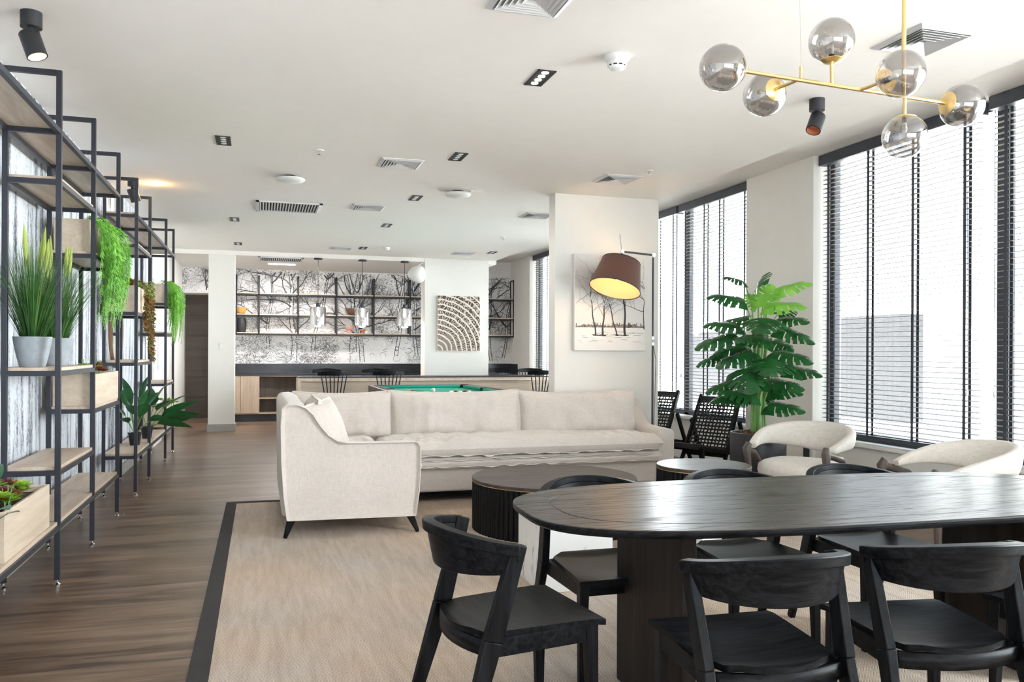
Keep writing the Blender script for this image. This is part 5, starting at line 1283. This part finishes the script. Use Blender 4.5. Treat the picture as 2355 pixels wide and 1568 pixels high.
# ================================================================== BAR AND STOOLS
t = thing('bar_counter', 'long pale oak bar with a thin black top', 'bar', (2.75, 13.9, 0))
MB().box(.56, 13.54, .885, 4.98, 14.22, .905).build('worktop', 'black_counter', t, bevel=.002)
m = MB(); m.box(.56, 13.55, .83, 4.98, 13.58, .884); m.box(.56, 13.55, 0, .61, 13.58, .83); m.box(4.9, 13.55, 0, 4.98, 13.58, .83); m.build('front_frame', 'box_oak', t, bevel=.001, seg=1)
MB().box(.60, 13.60, .0, 4.95, 13.64, .884).build('front_panel', 'bar_oak', t)
MB().box(.56, 13.58, 0, .60, 14.2, .884).build('end_panel', 'box_oak', t)
MB().box(.62, 14.0, .0, 4.95, 14.05, .884).build('rear_panel', 'bar_oak', t)
def make_stool(label):      # front = local +y, spindle back at -y
    t = thing('bar_stool', label, 'stool', (0, 0, 0), group='black spindle back bar stools')
    m = MB(); pts = [(.21 * math.copysign(abs(math.cos(a)) ** .75, math.cos(a)), .2 * math.copysign(abs(math.sin(a)) ** .8, math.sin(a))) for a in [2 * PI * i / 28 for i in range(28)]]
    m.prism(pts, .615, .65); m.build('seat', 'black_oak', t, world=False, bevel=.008, seg=2)
    def cr(u): a = (u - .5) * 2; return Vector((a * .245, -.25 + .11 * a * a, .965 + .012 * (1 - a * a)))
    m = MB(); n = 20; vs = []
    for i in range(n + 1):
        u = i / n; c = cr(u); hh = .028 + .012 * (1 - abs(2 * u - 1)); q = Vector((.6 * (u - .5), -1, 0)).normalized() * .014
        vs += [c - q - Vector((0, 0, hh)), c + q - Vector((0, 0, hh)), c + q + Vector((0, 0, hh)), c - q + Vector((0, 0, hh))]
    m.add(vs, [(4 * i + a, 4 * i + (a + 1) % 4, 4 * i + 4 + (a + 1) % 4, 4 * i + 4 + a) for i in range(n) for a in range(4)] + [(3, 2, 1, 0), (4 * n, 4 * n + 1, 4 * n + 2, 4 * n + 3)])
    m.build('crest_rail', 'black_oak', t, world=False, bevel=.004)
    for k in range(7):
        u = .10 + .8 * k / 6; c = cr(u); MB().tube([(c.x * .72, -.165 + .02 * abs(k - 3) / 3, .64), c - Vector((0, 0, .02))], .0095, 7).build('spindle', 'black_metal', t, world=False)
    for sx in (-1, 1):
        for sy in (-1, 1): MB().tube([(sx * .15, sy * .14, .62), (sx * .20, sy * .19, 0)], [.018, .012], 9).build('leg', 'black_metal', t, world=False)
        MB().tube([(sx * .182, -.172, .24), (sx * .182, .172, .24)], .010, 8).build('stretcher', 'black_metal', t, world=False)
    MB().tube([(-.175, .165, .30), (.175, .165, .30)], .011, 8).build('footrest', 'black_metal', t, world=False)
    return t
s0 = make_stool('left bar stool on the room side of the bar'); s0.location = (1.085, 13.22, 0)
for x, y, rz, lb in ((1.93, 13.22, 0, 'bar stool on the room side of the bar, behind the pool table corner'), (4.50, 13.25, 0, 'bar stool on the room side of the bar, cut off by the white column'),
                     (1.10, 14.55, 180, 'leftmost bar stool behind the bar'), (1.95, 14.55, 180, 'bar stool behind the bar beside the pier'), (4.17, 14.55, 180, 'bar stool behind the bar just right of the pier'), (4.80, 14.5, 180, 'rightmost bar stool behind the bar')):
    dup(s0, (x, y, 0), R(rz), lb)
# ---- pendants
def pendant(x, label):
    t = thing('pendant_lamp', label, 'pendant lamp', (x, 14.27, 2.88), group='glass cylinder pendants over the bar')
    y, z = 14.27 - .0, 2.88
    y = 14.27
    MB().lathe([(0, 0), (.07, 0), (.07, -.025), (0, -.025)], (x, y, z), 28).build('canopy', 'black_metal', t)
    MB().tube([(x, y, z - .02), (x, y, 2.12)], .004, 6).build('cord', 'black_metal', t)
    MB().lathe([(0, 2.13), (.03, 2.13), (.032, 2.05), (0, 2.05)], (x, y, 0), 20).build('cap', 'black_metal', t)
    MB().lathe([(0, 2.052), (.128, 2.052), (.132, 2.045), (.132, 1.76)], (x, y, 0), 40).build('glass_outer', 'mirror_glass', t, smooth=50)
    MB().lathe([(.07, 2.045), (.07, 1.725)], (x, y, 0), 32).build('glass_inner', 'mirror_glass', t, smooth=50)
    MB().lathe([(0, 1.90), (.02, 1.92), (.028, 1.95), (.015, 2.0), (.015, 2.05)], (x, y, 0), 16).build('bulb', 'led_white', t)
for x, en in ((.915, 12), (1.655, 12), (2.38, 3)):
    l = bpy.data.lights.new('pendant_bulb', 'POINT'); l.energy = en; l.color = (1, .93, .84); l.shadow_soft_size = .05
    lo = bpy.data.objects.new('pendant_bulb', l); COL.objects.link(lo); lo.location = (x, 14.27, 1.70)
for x, l_ in ((.915, 'left glass cylinder pendant over the bar'), (1.655, 'middle glass cylinder pendant over the bar'), (2.38, 'right glass cylinder pendant next to the white wall lamp')): pendant(x, l_)
t = thing('globe_lamp', 'large white opal pebble lamp beside the far pier', 'lamp', (2.57, 14.08, 2.65))
M = Matrix.Translation((2.57, 14.08, 2.64)) @ Matrix.Rotation(R(-35), 4, 'Y') @ Matrix.Rotation(R(15), 4, 'X')
MB().lathe([(0, -.16), (.05, -.145), (.10, -.10), (.14, -.03), (.155, .03), (.15, .07), (.12, .11), (.06, .14), (0, .148)], n=40, mat=M).build('shade', 'white_plastic', t, smooth=80)
MB().lathe([(.156, .03), (.157, .035), (.155, .04)], n=40, mat=M).build('seam', 'vent_metal', t)
MB().tube([M @ Vector((0, 0, .14)), (2.66, 14.20, 2.84), (2.70, 14.235, 2.86)], .006, 8).build('cable', 'vent_metal', t)

# ================================================================== POOL TABLE
t = thing('pool_table', 'pool table with green felt and dark wooden rails behind the sofa', 'pool table', (2.3, 11.0, 0))
X0, X1, Y0, Y1 = 1.52, 3.08, 9.75, 12.3; ZT = .82
m = MB(); r_ = .12
m.box(X0, Y0, .70, X0 + r_, Y1, ZT); m.box(X1 - r_, Y0, .70, X1, Y1, ZT); m.box(X0 + r_, Y0, .70, X1 - r_, Y0 + r_, ZT); m.box(X0 + r_, Y1 - r_, .70, X1 - r_, Y1, ZT)
m.build('rail', 'pool_wood', t, bevel=.012, seg=3)
MB().box(X0 + r_, Y0 + r_, .74, X1 - r_, Y1 - r_, .775).build('cloth', 'felt_green', t)
c1 = .055
for b in ((X0 + r_, Y0 + r_ + .09, X0 + r_ + c1, 10.96), (X0 + r_, 11.08, X0 + r_ + c1, Y1 - r_ - .09), (X1 - r_ - c1, Y0 + r_ + .09, X1 - r_, 10.96), (X1 - r_ - c1, 11.08, X1 - r_, Y1 - r_ - .09),
          (X0 + r_ + .09, Y0 + r_, X1 - r_ - .09, Y0 + r_ + c1), (X0 + r_ + .09, Y1 - r_ - c1, X1 - r_ - .09, Y1 - r_)):
    MB().box(b[0], b[1], .775, b[2], b[3], ZT - .004).build('rail_cushion', 'felt_green', t, bevel=.01)
for x in (X0 + r_ + .01, X1 - r_ - .01):
    for y in (Y0 + r_ + .01, 11.02, Y1 - r_ - .01): MB().lathe([(.0, ZT + .003), (.058, ZT + .003), (.062, ZT - .02)], (x, y, 0), 20).build('pocket', 'dark_void', t)
MB().box(X0 + .1, Y0 + .1, .48, X1 - .1, Y1 - .1, .70).build('apron', 'pool_wood', t, bevel=.01)
for x in (X0 + .2, X1 - .2):
    for y in (Y0 + .25, Y1 - .25): MB().lathe([(.0, 0), (.07, 0), (.06, .1), (.05, .3), (.08, .48)], (x, y, 0), 20).build('leg', 'pool_wood', t, smooth=50)
ZF = .775 + .0286
def ball(x, y, mat, label, g='pool balls clustered on the near half of the felt'):
    tag(MB().sphere((x, y, ZF + .0005), .0286, 20, 12).build('pool_ball', mat, smooth=80), label, 'pool ball', g)
ball(2.20, 10.85, 'ball_white', 'white cue ball standing alone on the green felt', None)
bl = [('ball_white', 'white pool ball at the left end of the cluster'), ('ball_yellow', 'yellow pool ball near the left of the cluster'), ('ball_maroon', 'maroon pool ball in the cluster'), ('ball_orange', 'orange pool ball in the cluster'), ('ball_white', 'white striped pool ball in the middle of the cluster'),
      ('ball_red', 'red pool ball in the cluster'), ('ball_black', 'black pool ball in the cluster'), ('ball_red', 'red pool ball right of the middle of the cluster'), ('ball_white', 'white pool ball near the right of the cluster'), ('ball_blue', 'blue pool ball at the right end of the cluster')]
for k, (mt, lb) in enumerate(bl): ball(2.27 + k * .0295 + .0, 10.08 + (k % 2) * .058, mt, lb)
t = thing('pool_cue', 'pool cue with a black grip lying across the green felt', 'cue', (2.0, 10.4, ZT))
a, b = Vector((1.86, 10.90, .80)), Vector((2.245, 9.95, .79))
MB().tube([a, a.lerp(b, .10)], .014, 10).build('butt', 'cue_wood', t); MB().tube([a.lerp(b, .10), a.lerp(b, .42)], [.0138, .0115], 10).build('grip', 'cue_black', t)
MB().tube([a.lerp(b, .42), a.lerp(b, .52)], .011, 10).build('sleeve', 'cue_wood', t); MB().tube([a.lerp(b, .52), a.lerp(b, 1.0)], [.0105, .006], 10).build('shaft', 'cue_wood', t)
